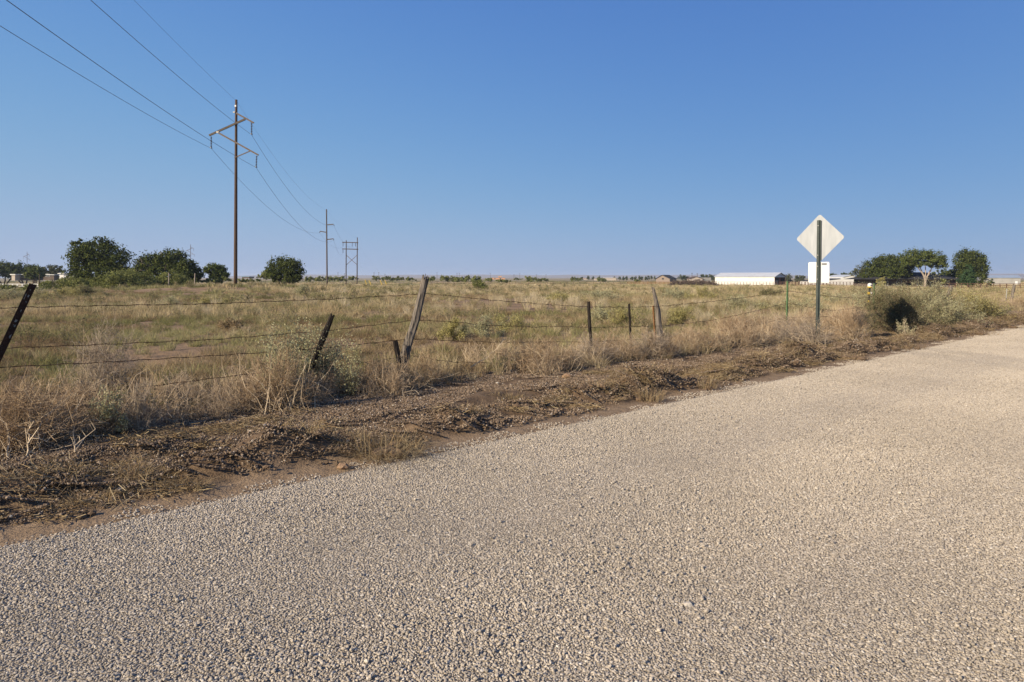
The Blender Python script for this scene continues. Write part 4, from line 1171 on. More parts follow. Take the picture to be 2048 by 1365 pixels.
# ---------------------------------------------------------------- shrubs
def shrub(name, label, cat, px, d, wpx, top_py, leafm, n0=14, kids=7, gran=3, r=0.006, nleaf=2500, lsize=0.026, spread=0.025, group=None, ydepth=0.9, stemm='stem', s=None, lift=0.0, up=0.3):
    g0 = G(px, d, lift)
    rx = wpx / 2 / F * d; hh = (H - (top_py - CY) / F * d) - g0[2]
    segs, tips = bush_sticks(rx, rx * ydepth, hh * 0.98, n0, kids, gran, r, 1.0, 0.35 if nleaf else 0.6, up if nleaf else 0.08)
    t = thing(name, label, cat, g0, group)
    me = sticks_mesh2('stems', [(segs, M[stemm])] + ([] if nleaf else [(stalks(int(n0 * 1.3), rx * 0.2, rx * 1.1, hh * 1.12, r * 0.95), M['twig_pale'])])); o = link('stems', me, t)
    if nleaf:
        V, Q = leaves_on(segs, int(nleaf * 2.2), lsize * 1.12, spread * 1.25)
        link('foliage', mesh_np('foliage', V, [Q], (M[leafm],)), t)
    return t

# by the fence on the left
def fd(px, s): return Yfence(px, s)
shrub('saltbush', 'pale green saltbush growing around the black leaning post', 'shrub', 592, fd(592, 3.85), 220, 650, 'salt', 26, 11, 4, 0.004, 4600, 0.025, 0.026)
shrub('saltbush', 'pale green saltbush sprig in front of the tangled tan weed', 'shrub', 570, fd(570, 3.2), 110, 668, 'salt', 14, 8, 3, 0.004, 2200, 0.023, 0.02)
shrub('saltbush', 'small yellow green saltbush sprout right of the black leaning post', 'shrub', 690, fd(690, 3.2), 90, 684, 'salt', 10, 7, 3, 0.004, 900, 0.022, 0.02)
shrub('dead_bush', 'large tangled tan dead weed in front of the green saltbush', 'dead bush', 562, fd(562, 2.75), 200, 685, None, 40, 11, 4, 0.0042, 0, stemm='dead')
shrub('dead_bush', 'grey dead tumbleweed standing behind the left fence wires', 'dead bush', 205, fd(205, 5.6), 190, 655, None, 40, 11, 5, 0.0038, 0, stemm='dead_grey')
shrub('dead_bush', 'grey brittle dead bush below the lowest left wire', 'dead bush', 283, fd(283, 2.75), 130, 768, None, 34, 10, 4, 0.0032, 0, stemm='dead_grey')
shrub('saltbush', 'thin green weed standing left of the grey brittle bush', 'shrub', 222, fd(222, 2.7), 70, 778, 'salt', 9, 6, 3, 0.003, 700, 0.02, 0.014)
shrub('dead_bush', 'big brown dead weed mound at the lower left edge', 'dead bush', 30, fd(30, 2.55), 320, 762, None, 60, 13, 5, 0.0046, 0, stemm='dead')
shrub('dead_bush', 'brown dead weed mound behind the lower left edge mound', 'dead bush', 115, fd(115, 3.1), 230, 772, None, 44, 12, 4, 0.0042, 0, stemm='dead')
shrub('dead_bush', 'tan dead weed clump left of the tall grey post', 'dead bush', 752, fd(752, 3.1), 110, 706, None, 28, 10, 4, 0.0036, 0, stemm='dead')
shrub('dead_bush', 'tan dead weed clump around the foot of the tall grey post', 'dead bush', 850, fd(850, 3.1), 140, 700, None, 30, 10, 4, 0.0036, 0, stemm='dead')
shrub('dead_bush', 'wide tan tumbleweed where the lowest wire ends', 'dead bush', 1085, fd(1085, 3.0), 170, 668, None, 44, 11, 4, 0.0042, 0, stemm='dead')
shrub('dead_bush', 'greyish dead weeds at the foot of the first thin dark post', 'dead bush', 1180, fd(1180, 3.0), 120, 672, None, 34, 10, 4, 0.004, 0, stemm='dead_grey')
shrub('dead_bush', 'greyish dead weeds in front of the gnarled post', 'dead bush', 1300, fd(1300, 2.9), 140, 654, None, 34, 10, 4, 0.004, 0, stemm='dead_grey')
shrub('dead_bush', 'tan dead weeds right of the gnarled post', 'dead bush', 1395, fd(1395, 2.9), 140, 642, None, 34, 10, 4, 0.0042, 0, stemm='dead')
shrub('dead_bush', 'orange tinted dead weeds midway to the green post', 'dead bush', 1470, fd(1470, 2.8), 130, 632, None, 34, 10, 4, 0.0044, 0, stemm='dead')
shrub('dead_bush', 'pale dead weeds at the foot of the green post', 'dead bush', 1560, fd(1560, 2.6), 130, 630, None, 36, 10, 4, 0.0046, 0, stemm='dead_grey')
shrub('dead_bush', 'pale grey dead weeds around the foot of the road sign', 'dead bush', 1628, fd(1628, 1.75), 120, 636, None, 36, 10, 4, 0.0044, 0, stemm='dead_grey')
shrub('dead_bush', 'brown dead weeds right of the road sign', 'dead bush', 1706, fd(1706, 1.85), 120, 608, None, 40, 11, 4, 0.005, 0, stemm='dead')
# the thicket on the right
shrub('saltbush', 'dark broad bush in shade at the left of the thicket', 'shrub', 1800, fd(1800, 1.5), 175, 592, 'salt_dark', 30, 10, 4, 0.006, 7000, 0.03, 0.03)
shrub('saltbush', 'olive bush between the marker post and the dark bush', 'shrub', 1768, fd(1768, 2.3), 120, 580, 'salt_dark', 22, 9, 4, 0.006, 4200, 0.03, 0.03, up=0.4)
shrub('saltbush', 'sunlit pale saltbush at the top of the thicket', 'shrub', 1850, fd(1850, 2.7), 210, 562, 'salt', 34, 11, 4, 0.006, 9000, 0.03, 0.035, up=0.35)
shrub('saltbush', 'yellow green saltbush on the right side of the thicket', 'shrub', 1925, fd(1925, 1.9), 200, 580, 'salt_yellow', 32, 11, 4, 0.006, 8500, 0.03, 0.035)
shrub('saltbush', 'rounded sage green saltbush in front of the thicket', 'shrub', 1888, fd(1888, 1.45), 170, 598, 'salt', 30, 11, 4, 0.006, 7500, 0.029, 0.03)
shrub('saltbush', 'low pale saltbush at the right foot of the thicket', 'shrub', 1962, fd(1962, 1.5), 120, 606, 'salt', 24, 10, 4, 0.006, 5000, 0.03, 0.03)
shrub('saltbush', 'pale saltbush just behind the yellow capped marker', 'shrub', 1765, fd(1765, 3.7), 130, 571, 'salt', 22, 10, 4, 0.006, 5000, 0.034, 0.035)
shrub('dead_bush', 'bare grey twiggy bush at the right end of the thicket', 'dead bush', 1985, fd(1985, 1.8), 90, 606, None, 30, 10, 3, 0.006, 0, stemm='dead_grey')
shrub('saltbush', 'little pale leafy branch in front of the dark bush', 'shrub', 1812, fd(1812, 1.05), 62, 634, 'salt', 8, 7, 3, 0.005, 330, 0.026, 0.016, stemm='twig_pale', up=0.1)
shrub('dead_bush', 'tan dead grass clump beyond the thicket at the right edge', 'dead bush', 2040, fd(2040, 2.6), 80, 590, None, 30, 9, 3, 0.006, 0, stemm='dead')
# in the field behind the fence
for px, d, w, top, m, lab in (
        (1248, 21, 75, 614, 'salt_yellow', 'dark yellow green shrub behind the thinner dark post'),
        (1205, 22, 70, 614, 'salt', 'pale shrub left of the dark yellow green shrub'),
        (1360, 22, 90, 617, 'salt_yellow', 'yellow green shrub right of the gnarled post'),
        (960, 17, 130, 640, 'salt', 'low pale green saltbush behind the middle fence span'),
        (1020, 19, 120, 634, 'salt_yellow', 'low yellow green saltbush behind the middle fence span'),
        (905, 16, 70, 640, 'salt_yellow', 'small rusty green shrub right of the tall grey post'),
        (1130, 42, 110, 587, 'salt_yellow', 'wide yellow green shrub in the middle of the field'),
        (1195, 46, 120, 583, 'salt', 'pale green shrub right of the wide yellow green shrub'),
        (1345, 50, 90, 577, 'salt', 'pale shrub in front of the brush pile'),
        (1400, 48, 70, 576, 'salt_yellow', 'bright green shrub in front of the brush pile'),
        (1480, 33, 150, 594, 'salt', 'wide pale shrub behind the sagging right wires'),
        (1600, 30, 120, 598, 'salt', 'pale shrub in the field behind the road sign'),
        (1690, 36, 140, 582, 'salt', 'wide pale shrub left of the marker post'),
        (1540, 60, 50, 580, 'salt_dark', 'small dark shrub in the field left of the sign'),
        (605, 60, 40, 574, 'salt', 'greyish green shrub left of the slim power pole'),
        (430, 40, 90, 592, 'salt_yellow', 'low yellow green shrub below the tall power pole'),
        (460, 19, 60, 638, 'straw', 'straw coloured clump in the left field'),
        (1750, 30, 150, 577, 'salt', 'pale field shrub behind the thicket'),
        (25, 52, 150, 577, 'salt', 'tan green weedy shrub right behind the leaning rusty post'),
        (130, 58, 110, 576, 'salt_yellow', 'low tan shrub below the low green bush at left'),
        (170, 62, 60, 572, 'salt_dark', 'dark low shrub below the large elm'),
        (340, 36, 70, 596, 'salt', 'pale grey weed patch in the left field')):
    shrub('field_shrub', lab, 'shrub', px, d, w, top, m, 14, 7, 3, 0.002 + 0.00025 * d, int(2300), 0.012 + 0.0010 * d, 0.012 + 0.001 * d, group='shrubs scattered in the field')

# bleached branches at the lower left
def branch(label, pix, rad, kids, s=None):
    pts = []
    for px, py, dd in pix: pts.append(P(px, py, dd))
    pts = densify(pts, 14) + rng.normal(0, 0.008, (14, 3))
    t = thing('bleached_branch', label, 'branch', pts[0], 'bleached branches on the shoulder')
    part('stem', MB().tube(pts, np.linspace(rad, rad * 0.35, 14), 6), M['twig_pale'], t, smooth=True)
    k = rng.integers(3, 13, kids); a = pts[k]; dirn = unit(pts[-1] - pts[0])
    b = a + unit(dirn + rng.normal(0, 0.7, (kids, 3))) * rng.uniform(0.06, 0.2, kids)[:, None]
    c = b + unit(dirn + rng.normal(0, 0.9, (kids, 3))) * rng.uniform(0.03, 0.12, kids)[:, None]
    me = sticks_mesh('twigs', [(a, b, rad * 0.45, rad * 0.3), (b, c, rad * 0.3, rad * 0.15)], M['twig_pale'])
    part('twigs', me, M['twig_pale'], t)['kind'] = 'stuff'
branch('bleached curved branch forking up at the lower left', [(50, 958, 5.35), (38, 935, 5.4), (14, 905, 5.45), (18, 870, 5.5)], 0.010, 7)
branch('bleached upright branch beside the curved one at the lower left', [(50, 958, 5.35), (48, 930, 5.4), (57, 890, 5.45), (56, 850, 5.6)], 0.010, 8)
branch('bleached branch leaning right on the gravel shoulder', [(125, 965, 5.3), (145, 925, 5.45), (152, 890, 5.5), (163, 874, 5.55)], 0.008, 9)
branch('pale twiggy branch tangled in the tan dead weed', [(505, 800, 7.5), (560, 770, 7.6), (600, 758, 7.7), (640, 765, 7.7)], 0.009, 10)
branch('bleached fan of twigs on the road edge right of the grass heap', [(856, 896, 5.95), (835, 890, 6.1), (815, 872, 6.3), (800, 862, 6.4)], 0.006, 26)
branch('pale thin branch arching in the middle weeds', [(940, 735, 10.2), (975, 715, 10.3), (1000, 690, 10.4), (1010, 678, 10.5)], 0.007, 8)

# grass heaps and clods torn up along the graded ridge
def clod_mesh(c, rx, ry, rz, seed):
    v, f = ico()
    # one subdivision
    e = {}; vv = [tuple(a) for a in v]; nf = []
    def mid(a, b):
        k = (min(a, b), max(a, b))
        if k not in e:
            m = (np.array(vv[a]) + np.array(vv[b])); m /= np.linalg.norm(m); vv.append(tuple(m)); e[k] = len(vv) - 1
        return e[k]
    for a, b, c_ in f:
        x_, y_, z_ = mid(a, b), mid(b, c_), mid(c_, a); nf += [[a, x_, z_], [b, y_, x_], [c_, z_, y_], [x_, y_, z_]]
    vv = np.array(vv); g_ = np.random.default_rng(seed)
    vv = vv * (1 + g_.normal(0, 0.14, (len(vv), 1)))
    return MB().add(vv * np.array([rx, ry, rz]) + np.asarray(c), np.array(nf))

def tuft_thing(label, px, d, w, hpx, n=90, clods=3, lean=0.9, mat='straw', seed=1):
    g0 = G(px, d); rr = w / 2 / F * d; hh = hpx / F * d
    t = thing('grass_clump', label, 'grass clump', g0, 'torn up grass clumps along the ridge')
    V, Q, Tt = blades(int(n * 1.3), rr * 0.8, hh * 0.5, hh * 1.25, 0.004, lean, seg=3, droop=0.9)
    sq = np.array([1.0, 1.0, 1.0]); V = V + np.array([0, 0, 0.01])
    link('blades', mesh_np('blades', V, [Q, Tt], (M[mat],)), t)
    for k in range(clods):
        a = rng.uniform(0, 6.28); q = rng.uniform(0, 0.6) * rr
        rc = min(rng.uniform(0.15, 0.3) * rr, 0.075)
        cx, cy = g0[0] + q * math.cos(a), g0[1] + q * math.sin(a)
        part('root_clod', clod_mesh((cx, cy, float(gz(cx, cy)) + rc * 0.3), rc, rc * 0.9, rc * 0.7, seed * 10 + k), M['clod'], t)
for k, (px, py, w, hp, n, cl, lab) in enumerate((
        (775, 905, 170, 60, 560, 7, 'big heap of torn straw grass at the road edge below the tall post'),
        (700, 895, 90, 40, 150, 4, 'brown straw clump left of the big grass heap'),
        (935, 838, 70, 28, 120, 3, 'brown straw clump right of the big grass heap'),
        (845, 838, 60, 24, 90, 2, 'small straw tuft above the big grass heap'),
        (610, 905, 80, 36, 120, 4, 'dark straw clump two clumps left of the big heap'),
        (385, 975, 70, 36, 130, 3, 'straw clump on the ridge at lower left'),
        (265, 965, 80, 34, 120, 4, 'straw clump farther left on the lower left ridge'),
        (20, 960, 120, 34, 150, 4, 'straw clump at the far left of the ridge'),
        (1200, 795, 60, 30, 120, 3, 'rounded straw tuft on the ridge in mid shoulder'),
        (1300, 798, 70, 34, 170, 3, 'golden straw tuft bent over to the right'),
        (1325, 775, 60, 24, 120, 2, 'pale straw tuft behind the golden bent tuft'),
        (1415, 775, 45, 30, 120, 2, 'single yellow tuft standing on the ridge'),
        (1240, 745, 70, 30, 140, 3, 'torn straw clump at the foot of the fence weeds'),
        (1480, 745, 60, 18, 90, 2, 'low straw tuft right of the single yellow tuft'),
        (1590, 730, 80, 20, 120, 3, 'low tangled straw clump before the road sign'),
        (1700, 715, 90, 22, 140, 4, 'tangled straw clump right below the road sign'),
        (1785, 698, 80, 22, 140, 4, 'tangled straw clump on the edge below the dark bush'),
        (1830, 696, 60, 18, 110, 3, 'straw clump just right below the dark bush'),
        (1960, 668, 90, 16, 140, 3, 'straw clump on the edge below the right thicket'),
        (2025, 655, 70, 14, 110, 3, 'straw clump at the right end of the road edge'))):
    d = H * F / (py - CY) * 0.985
    tuft_thing(lab, px, d, w, hp, n, cl, 1.5 if k not in (9, 11) else 0.8, 'straw', k + 3)

for k, (px, py, r_, m, lab) in enumerate(((1134, 757, 0.06, 'rock', 'red brown rock on the gravel below the first thin post'), (1332, 753, 0.05, 'rock', 'small red brown rock near the yellow tuft'),
                                       (686, 938, 0.04, 'rock', 'pinkish flat stone at the road edge left of the heap'), (240, 992, 0.022, 'pale_rock', 'pale round stone in the lower left gravel'),
                                       (1440, 731, 0.035, 'rock', 'tan stone beside the right dead weeds'), (1376, 1212, 0.016, 'pale_rock', 'larger pale stone lying on the road'),
                                       (995, 768, 0.02, 'pale_rock', 'white pebble on the gravel right of the tall post'))):
    d = H * F / (py - CY); c = P(px, py, d); z = max(float(gz(c[0], c[1])), 0.0 if px == 1376 else -1)
    o = solo('stone', clod_mesh((c[0], c[1], z + r_ * 0.45), r_ * 1.25, r_, r_ * 0.7, 500 + k), M[m], lab, 'stone', (c[0], c[1], z), 'stones')

# ---------------------------------------------------------------- trees and large bushes
def tree(name, label, cat, base_px, d, lobes, leafm, nleaf, lsize, barkm='bark', trunk_r=0.25, forks=None, group=None, up=0.25, clump=0.28, bare=0, drop=0.0, deep=0.85, shell=0.35):
    """lobes: (px, py, rx, ry) outlines on the photograph, turned into ellipsoids of real size at distance d"""
    g0 = G(base_px, d); nleaf = int(nleaf * 2.2)
    t = thing(name, label, cat, g0, group)
    lob = []
    for (px, py, rx, ry) in lobes:
        c = P(px, py, d); rX = rx / F * d; rZ = ry / F * d
        c[1] += rng.uniform(-0.25, 0.25) * rX
        lob.append((c, np.array([rX, rX * deep, rZ])))
    vol = np.array([r_[0] * r_[2] for c, r_ in lob]); pr = vol / vol.sum()
    nc = max(14, int(nleaf / 45))
    which = rng.choice(len(lob), nc, p=pr)
    cc = np.zeros((nc, 3)); sg = np.zeros(nc); cn = np.zeros((nc, 3))
    for k in range(nc):
        c, r_ = lob[which[k]]
        v = unit(rng.normal(size=3)); q = rng.uniform(shell, 1.0) ** 0.6
        cc[k] = c + v * r_ * q; sg[k] = clump * min(r_[0], r_[2]) * rng.uniform(0.6, 1.3); cn[k] = v
    w = rng.integers(0, nc, nleaf)
    shoot = unit(cn + np.array([-0.25, 0, 0.55]) + rng.normal(0, 0.35, (nc, 3)))
    C = cc[w] + np.clip(rng.normal(0, 0.62, (nleaf, 3)), -1.2, 1.2) * sg[w][:, None] * np.array([1, 1, 0.8]) + shoot[w] * (rng.uniform(-1.0, 1.3, nleaf) * sg[w] * 0.8)[:, None]
    C[:, 2] -= drop * np.abs(rng.normal(0, 1, nleaf)) * sg[w]
    gzz = gz(C[:, 0], C[:, 1]); C[:, 2] = np.maximum(C[:, 2], gzz + 0.05)
    V, Q = leaf_arrays(C, lsize, 0.62, cn[w] + np.array([0, 0, up]), 0.8)
    part('crown', mesh_np('crown', V, [Q], (M[leafm],)), M[leafm], t)
    mb = MB()
    if forks is None:
        forks = [[(base_px, None), (c[0] / d * F + CX, CY - (c[2] - H) / d * F)] for c, r_ in lob]
    for fk in forks:
        pts = []
        for (a, b) in fk:
            pts.append(G(a, d, -0.1) if b is None else P(a, b, d))
        pts = densify(pts, 9); n_ = len(pts)
        pts[1:-1] += rng.normal(0, 0.12 * trunk_r * 2, (n_ - 2, 3))
        mb.tube(pts, np.linspace(trunk_r, trunk_r * 0.25, n_), 7)
    part('trunk', mb, M[barkm], t, smooth=True)
    if bare:
        segs = []
        for k in range(bare):
            c, r_ = lob[rng.integers(0, len(lob))]
            a = c + unit(rng.normal(size=3) + np.array([0, -1, 0.4])) * r_ * 0.6
            b = a + unit(rng.normal(size=3) + np.array([0, -0.3, 1.2])) * r_ * 0.7
            segs.append((a, b))
        A = np.array([q[0] for q in segs]); B = np.array([q[1] for q in segs])
        part('bare_branches', sticks_mesh('bare_branches', [(A, B, 0.06, 0.02), (A + (B - A) * 0.5, B + rng.normal(0, 0.4, A.shape), 0.04, 0.015)], M['pale_bark']), M['pale_bark'], t)
    return t

# left clump
tree('elm_tree', 'large dark elm with feathery outline left of the power pole', 'tree', 192, 100, [(165, 515, 30, 28), (195, 508, 34, 30), (228, 520, 30, 26), (150, 548, 22, 18), (200, 545, 50, 24), (245, 545, 18, 18), (160, 490, 14, 12), (198, 486, 12, 11)], 'elm', 8500, 0.30, trunk_r=0.3, group='trees left of the power pole', clump=0.24)
tree('elm_tree', 'wide dark tree mass with bare grey twigs on top', 'tree', 330, 112, [(300, 530, 30, 22), (330, 520, 30, 20), (352, 525, 22, 22), (285, 545, 20, 14), (330, 548, 52, 18)], 'elm', 6500, 0.32, trunk_r=0.3, group='trees left of the power pole', bare=22)
tree('elm_tree', 'dark rounded tree at the right end of the wide mass', 'tree', 384, 110, [(375, 538, 22, 16), (392, 545, 13, 16), (378, 552, 24, 14)], 'elm', 3200, 0.30, trunk_r=0.25, group='trees left of the power pole')
tree('elm_tree', 'small round tree just left of the tall power pole', 'tree', 434, 120, [(428, 542, 17, 13), (442, 546, 14, 14), (434, 552, 22, 10)], 'elm_bright', 2600, 0.30, trunk_r=0.22, group='trees left of the power pole')
tree('elm_tree', 'round dark bushy tree standing alone right of the power pole', 'tree', 570, 108, [(555, 538, 21, 21), (580, 535, 21, 20), (592, 546, 15, 19), (543, 546, 13, 15), (570, 554, 34, 13)], 'elm', 5200, 0.26, trunk_r=0.25)
tree('elm_tree', 'dark tree mass at the far left edge', 'tree', 8, 210, [(-15, 540, 28, 16), (12, 540, 18, 17), (30, 545, 14, 14)], 'elm', 2200, 0.5, trunk_r=0.3, group='trees behind the trailers')
tree('elm_tree', 'dark tree mass behind the long low trailer', 'tree', 50, 215, [(35, 540, 18, 15), (58, 544, 16, 13), (22, 545, 16, 12)], 'elm', 2200, 0.5, trunk_r=0.3, group='trees behind the trailers')
tree('elm_tree', 'round green tree in front of the long low trailer', 'tree', 70, 180, [(62, 545, 12, 12), (76, 543, 11, 12), (68, 551, 18, 8)], 'elm_bright', 1700, 0.42, trunk_r=0.25, group='trees behind the trailers')
tree('olive_tree', 'grey green spreading tree behind the white box building', 'tree', 108, 230, [(100, 541, 14, 9), (114, 540, 14, 8), (108, 547, 20, 7)], 'olive_tree', 1500, 0.5, trunk_r=0.25, group='trees behind the trailers')
# bright shrubs before the left trees
for px, d, lob, n, lab in ((228, 92, [(218, 566, 32, 17), (242, 556, 26, 18), (205, 573, 28, 11), (265, 570, 26, 12)], 4200, 'bright green mesquite bush below the large elm'),
                           (262, 96, [(262, 556, 20, 17), (284, 564, 24, 15)], 2400, 'green mesquite bush between the large elm and the wide trees'),
                           (345, 99, [(345, 558, 26, 15), (366, 563, 22, 12), (322, 566, 24, 10)], 2800, 'bright green mesquite bush below the wide trees'),
                           (125, 95, [(105, 571, 30, 9), (140, 567, 30, 12), (168, 569, 20, 11)], 2600, 'low green bush in front of the white box building'),
                           (180, 100, [(175, 566, 20, 12), (190, 568, 18, 12)], 1500, 'green bush at the left foot of the large elm'),
                           (60, 84, [(40, 578, 40, 7), (85, 577, 35, 8), (5, 579, 30, 8)], 2200, 'long low dusty green scrub below the white rail fence'),
                           (430, 112, [(425, 562, 20, 6), (445, 561, 16, 6)], 700, 'low green scrub at the foot of the small round tree'),
                           (500, 125, [(492, 561, 14, 4), (508, 561, 12, 4)], 500, 'low green scrub right of the tall power pole'),
                           (527, 150, [(520, 553, 10, 5), (535, 549, 9, 8)], 700, 'small green bush left of the lone round tree')):
    tree('mesquite_bush', lab, 'bush', px, d, lob, 'mesquite', n, 0.2 if d < 105 else 0.3, trunk_r=0.07, group='mesquite bushes in the left field', clump=0.35, shell=0.2)
# the lone mesquite and the scrub towards the horizon
tree('mesquite_bush', 'single small green mesquite in the middle of the field', 'bush', 961, 105, [(956, 570, 9, 9), (966, 572, 8, 8), (960, 563, 6, 5)], 'mesquite', 900, 0.2, trunk_r=0.05, clump=0.35)
far = [(622, 559, 14, 4, 260), (640, 558, 14, 4, 260), (664, 557, 16, 5, 270), (684, 557, 16, 5, 280), (706, 557, 12, 4, 300), (757, 557, 14, 4.5, 300), (782, 557, 14, 4.5, 290), (800, 557, 9, 3.5, 300), (822, 558, 12, 3.5, 290),
       (863, 557, 9, 5, 280), (893, 557.5, 14, 5.5, 270), (908, 558, 8, 5, 275), (921, 559, 9, 5, 270), (938, 557.5, 11, 6, 265), (953, 558.5, 10, 6, 260), (978, 559, 6, 4, 270), (1002, 561.5, 12, 2.5, 255), (1012, 562, 9, 2.5, 255),
       (1036, 558, 9, 2.2, 380), (1058, 558.5, 9, 5.5, 300), (1077, 559, 9, 3.5, 330), (1091, 559, 6, 3, 340), (1148, 558, 9, 3.5, 360), (1159, 559, 5, 3, 360), (1200, 558.5, 7, 4, 380), (1207, 560, 5, 3.5, 380), (1275, 562, 8, 2.6, 360), (1480, 575, 12, 2.5, 200)]
for k, (px, py, rx, ry, d) in enumerate(far):
    tree('scrub_bush', '%s low green desert bush from the left along the horizon' % ORD[k], 'bush', px, d, [(px - rx * 0.35, py + 0.4, rx * 0.65, ry), (px + rx * 0.4, py + 0.8, rx * 0.6, ry * 0.8)], 'mesquite', 420, 0.55, trunk_r=0.06, group='low bushes along the horizon', clump=0.4, shell=0.1)
# row of small conifers
for k, px in enumerate((1163, 1176, 1186, 1199, 1229, 1239, 1247, 1253, 1264, 1271, 1279, 1284, 1292, 1297, 1303, 1310)):
    d = 560.0; h = 6.2 + 1.6 * ((k * 7) % 5) / 5; top = 555 - 1.5 - 1.2 * ((k * 3) % 4) / 3
    tree('conifer', '%s small dark conifer from the left in the far row' % ORD[k], 'tree', px, d, [(px, top + 4.6, 3.2, 2.6), (px, top + 2.8, 2.2, 2.2), (px, top + 0.9, 1.2, 1.8)], 'elm', 260, 0.7, trunk_r=0.12, group='row of conifers on the far field', clump=0.3)
for px, py, rx, ry, d, lab in ((1367, 556, 10, 5.5, 520, 'dark round tree right behind the brown barn'), (1376, 557, 5, 4, 520, 'small round tree right of the brown barn'), (1407, 554.5, 9, 5, 520, 'dark round tree behind the porch hut'),
                               (1418, 554, 7, 6, 520, 'taller dark tree behind the porch hut'), (1428, 556, 6, 4, 530, 'dark tree left of the long white shed'),
                               (1577, 557, 9, 7, 360, 'grey green tree right of the long white shed'), (1600, 558, 10, 7, 370, 'grey green tree left of the sign plate'),
                               (1668, 553, 9, 5, 360, 'dark tree behind the white gabled building'), (1689, 551, 6, 6, 365, 'small dark tree top behind the white gabled roof'), (1701, 551, 5, 5, 370, 'small tree right behind the white gabled roof')):
    tree('far_tree', lab, 'tree', px, d, [(px - rx * 0.3, py, rx * 0.7, ry), (px + rx * 0.4, py + 1, rx * 0.6, ry * 0.85)], 'elm' if px < 1500 or px > 1650 else 'olive_tree', 700, 0.6, trunk_r=0.2, group='far trees around the sheds', clump=0.3)
# right clump round the house
tree('olive_tree', 'small olive grey tree at the left end of the house trees', 'tree', 1726, 178, [(1718, 545, 12, 14), (1728, 552, 14, 14), (1715, 556, 8, 8)], 'olive_tree', 1500, 0.34, trunk_r=0.14, group='trees round the dark house', forks=[[(1727, None), (1722, 560), (1718, 545)], [(1727, None), (1727, 560), (1732, 550)]])
tree('elm_tree', 'dense dark flat topped trees hiding the house roof', 'tree', 1772, 172, [(1745, 535, 20, 15), (1768, 528, 24, 17), (1795, 525, 24, 18), (1810, 535, 20, 16), (1780, 545, 38, 15), (1750, 550, 22, 13), (1815, 550, 14, 12)], 'elm', 9500, 0.36, trunk_r=0.3, group='trees round the dark house', up=0.6)
tree('elm_tree', 'tall umbrella shaped tree with a pale forked trunk', 'tree', 1851, 168, [(1822, 515, 17, 14), (1850, 512, 20, 12), (1872, 517, 18, 13), (1882, 528, 12, 13), (1835, 525, 18, 11), (1862, 526, 14, 10), (1815, 528, 10, 9)], 'elm_bright', 5200, 0.36, 'pale_bark', 0.2, group='trees round the dark house', up=0.7,
     forks=[[(1850, None), (1849, 560), (1846, 548), (1832, 532), (1822, 520)], [(1852, None), (1853, 558), (1858, 545), (1868, 530), (1876, 520)], [(1851, None), (1851, 556), (1852, 540), (1850, 518)], [(1850, 557), (1842, 540), (1838, 526)], [(1853, 556), (1862, 541), (1864, 527)]])
tree('elm_tree', 'tall dense round tree at the right end of the house', 'tree', 1942, 170, [(1930, 522, 20, 20), (1948, 520, 20, 18), (1958, 535, 15, 20), (1925, 545, 16, 18), (1950, 555, 22, 15), (1935, 510, 14, 9)], 'elm', 8500, 0.36, trunk_r=0.3, group='trees round the dark house')
tree('juniper', 'cone shaped juniper in front of the tall round tree', 'tree', 1936, 158, [(1936, 563, 18, 9), (1936, 552, 14, 10), (1936, 542, 9, 8), (1936, 534, 5, 6)], 'juniper', 3200, 0.28, trunk_r=0.15, group='trees round the dark house')
tree('elm_tree', 'low dark hedge like trees right of the pale trunk', 'tree', 1895, 185, [(1880, 549, 16, 7), (1900, 548, 16, 8), (1912, 553, 10, 9)], 'elm', 1700, 0.4, trunk_r=0.15, group='trees round the dark house')
tree('yard_bush', 'small yellowish green bush at the left corner of the house', 'bush', 1763, 150, [(1763, 564, 8, 9), (1760, 570, 6, 6)], 'salt_yellow', 700, 0.26, trunk_r=0.06, group='bushes round the dark house')
tree('yard_bush', 'small round green bush before the house wall', 'bush', 1886, 150, [(1886, 563, 5, 6)], 'mesquite', 420, 0.24, trunk_r=0.06, group='bushes round the dark house')
tree('yard_bush', 'dark bush in front of the grey metal building', 'bush', 1982, 240, [(1982, 563, 5, 5), (1980, 567, 5, 4)], 'elm', 420, 0.36, trunk_r=0.06, group='bushes round the dark house')

# ---------------------------------------------------------------- buildings
def frame(a_px, da, b_px, db):
    A = G(a_px, da); B = G(b_px, db)
    e = unit((B - A) * np.array([1, 1, 0])); nrm_ = np.array([-e[1], e[0], 0.0])
    return A, B, e, nrm_            # nrm_ points away from the camera

def prism(A, e, nn, prof, depth, z0):
    """profile (along e, height) pushed back by depth"""
    n = len(prof); f0 = [A * np.array([1, 1, 0]) + e * a + np.array([0, 0, z0 + b]) for a, b in prof]
    f1 = [p + nn * depth for p in f0]
    mb = MB(); mb.V.append(np.array(f0 + f1)); mb.n = 2 * n
    mb.N.append(list(range(n))); mb.N.append(list(range(2 * n - 1, n - 1, -1)))
    for k in range(n): mb.N.append([k, k + n, (k + 1) % n + n, (k + 1) % n])
    return mb

def quad(pts, th=0.12):
    pts = [np.asarray(p, float) for p in pts]
    nn = unit(np.cross(pts[1] - pts[0], pts[2] - pts[0]))
    mb = MB(); mb.V.append(np.array(pts + [p + nn * th for p in pts])); n = len(pts); mb.n = 2 * n
    mb.N.append(list(range(n))[::-1]); mb.N.append(list(range(n, 2 * n)))
    for k in range(n): mb.N.append([k, (k + 1) % n, (k + 1) % n + n, k + n])
    return mb

UP = np.array([0, 0, 1.0])

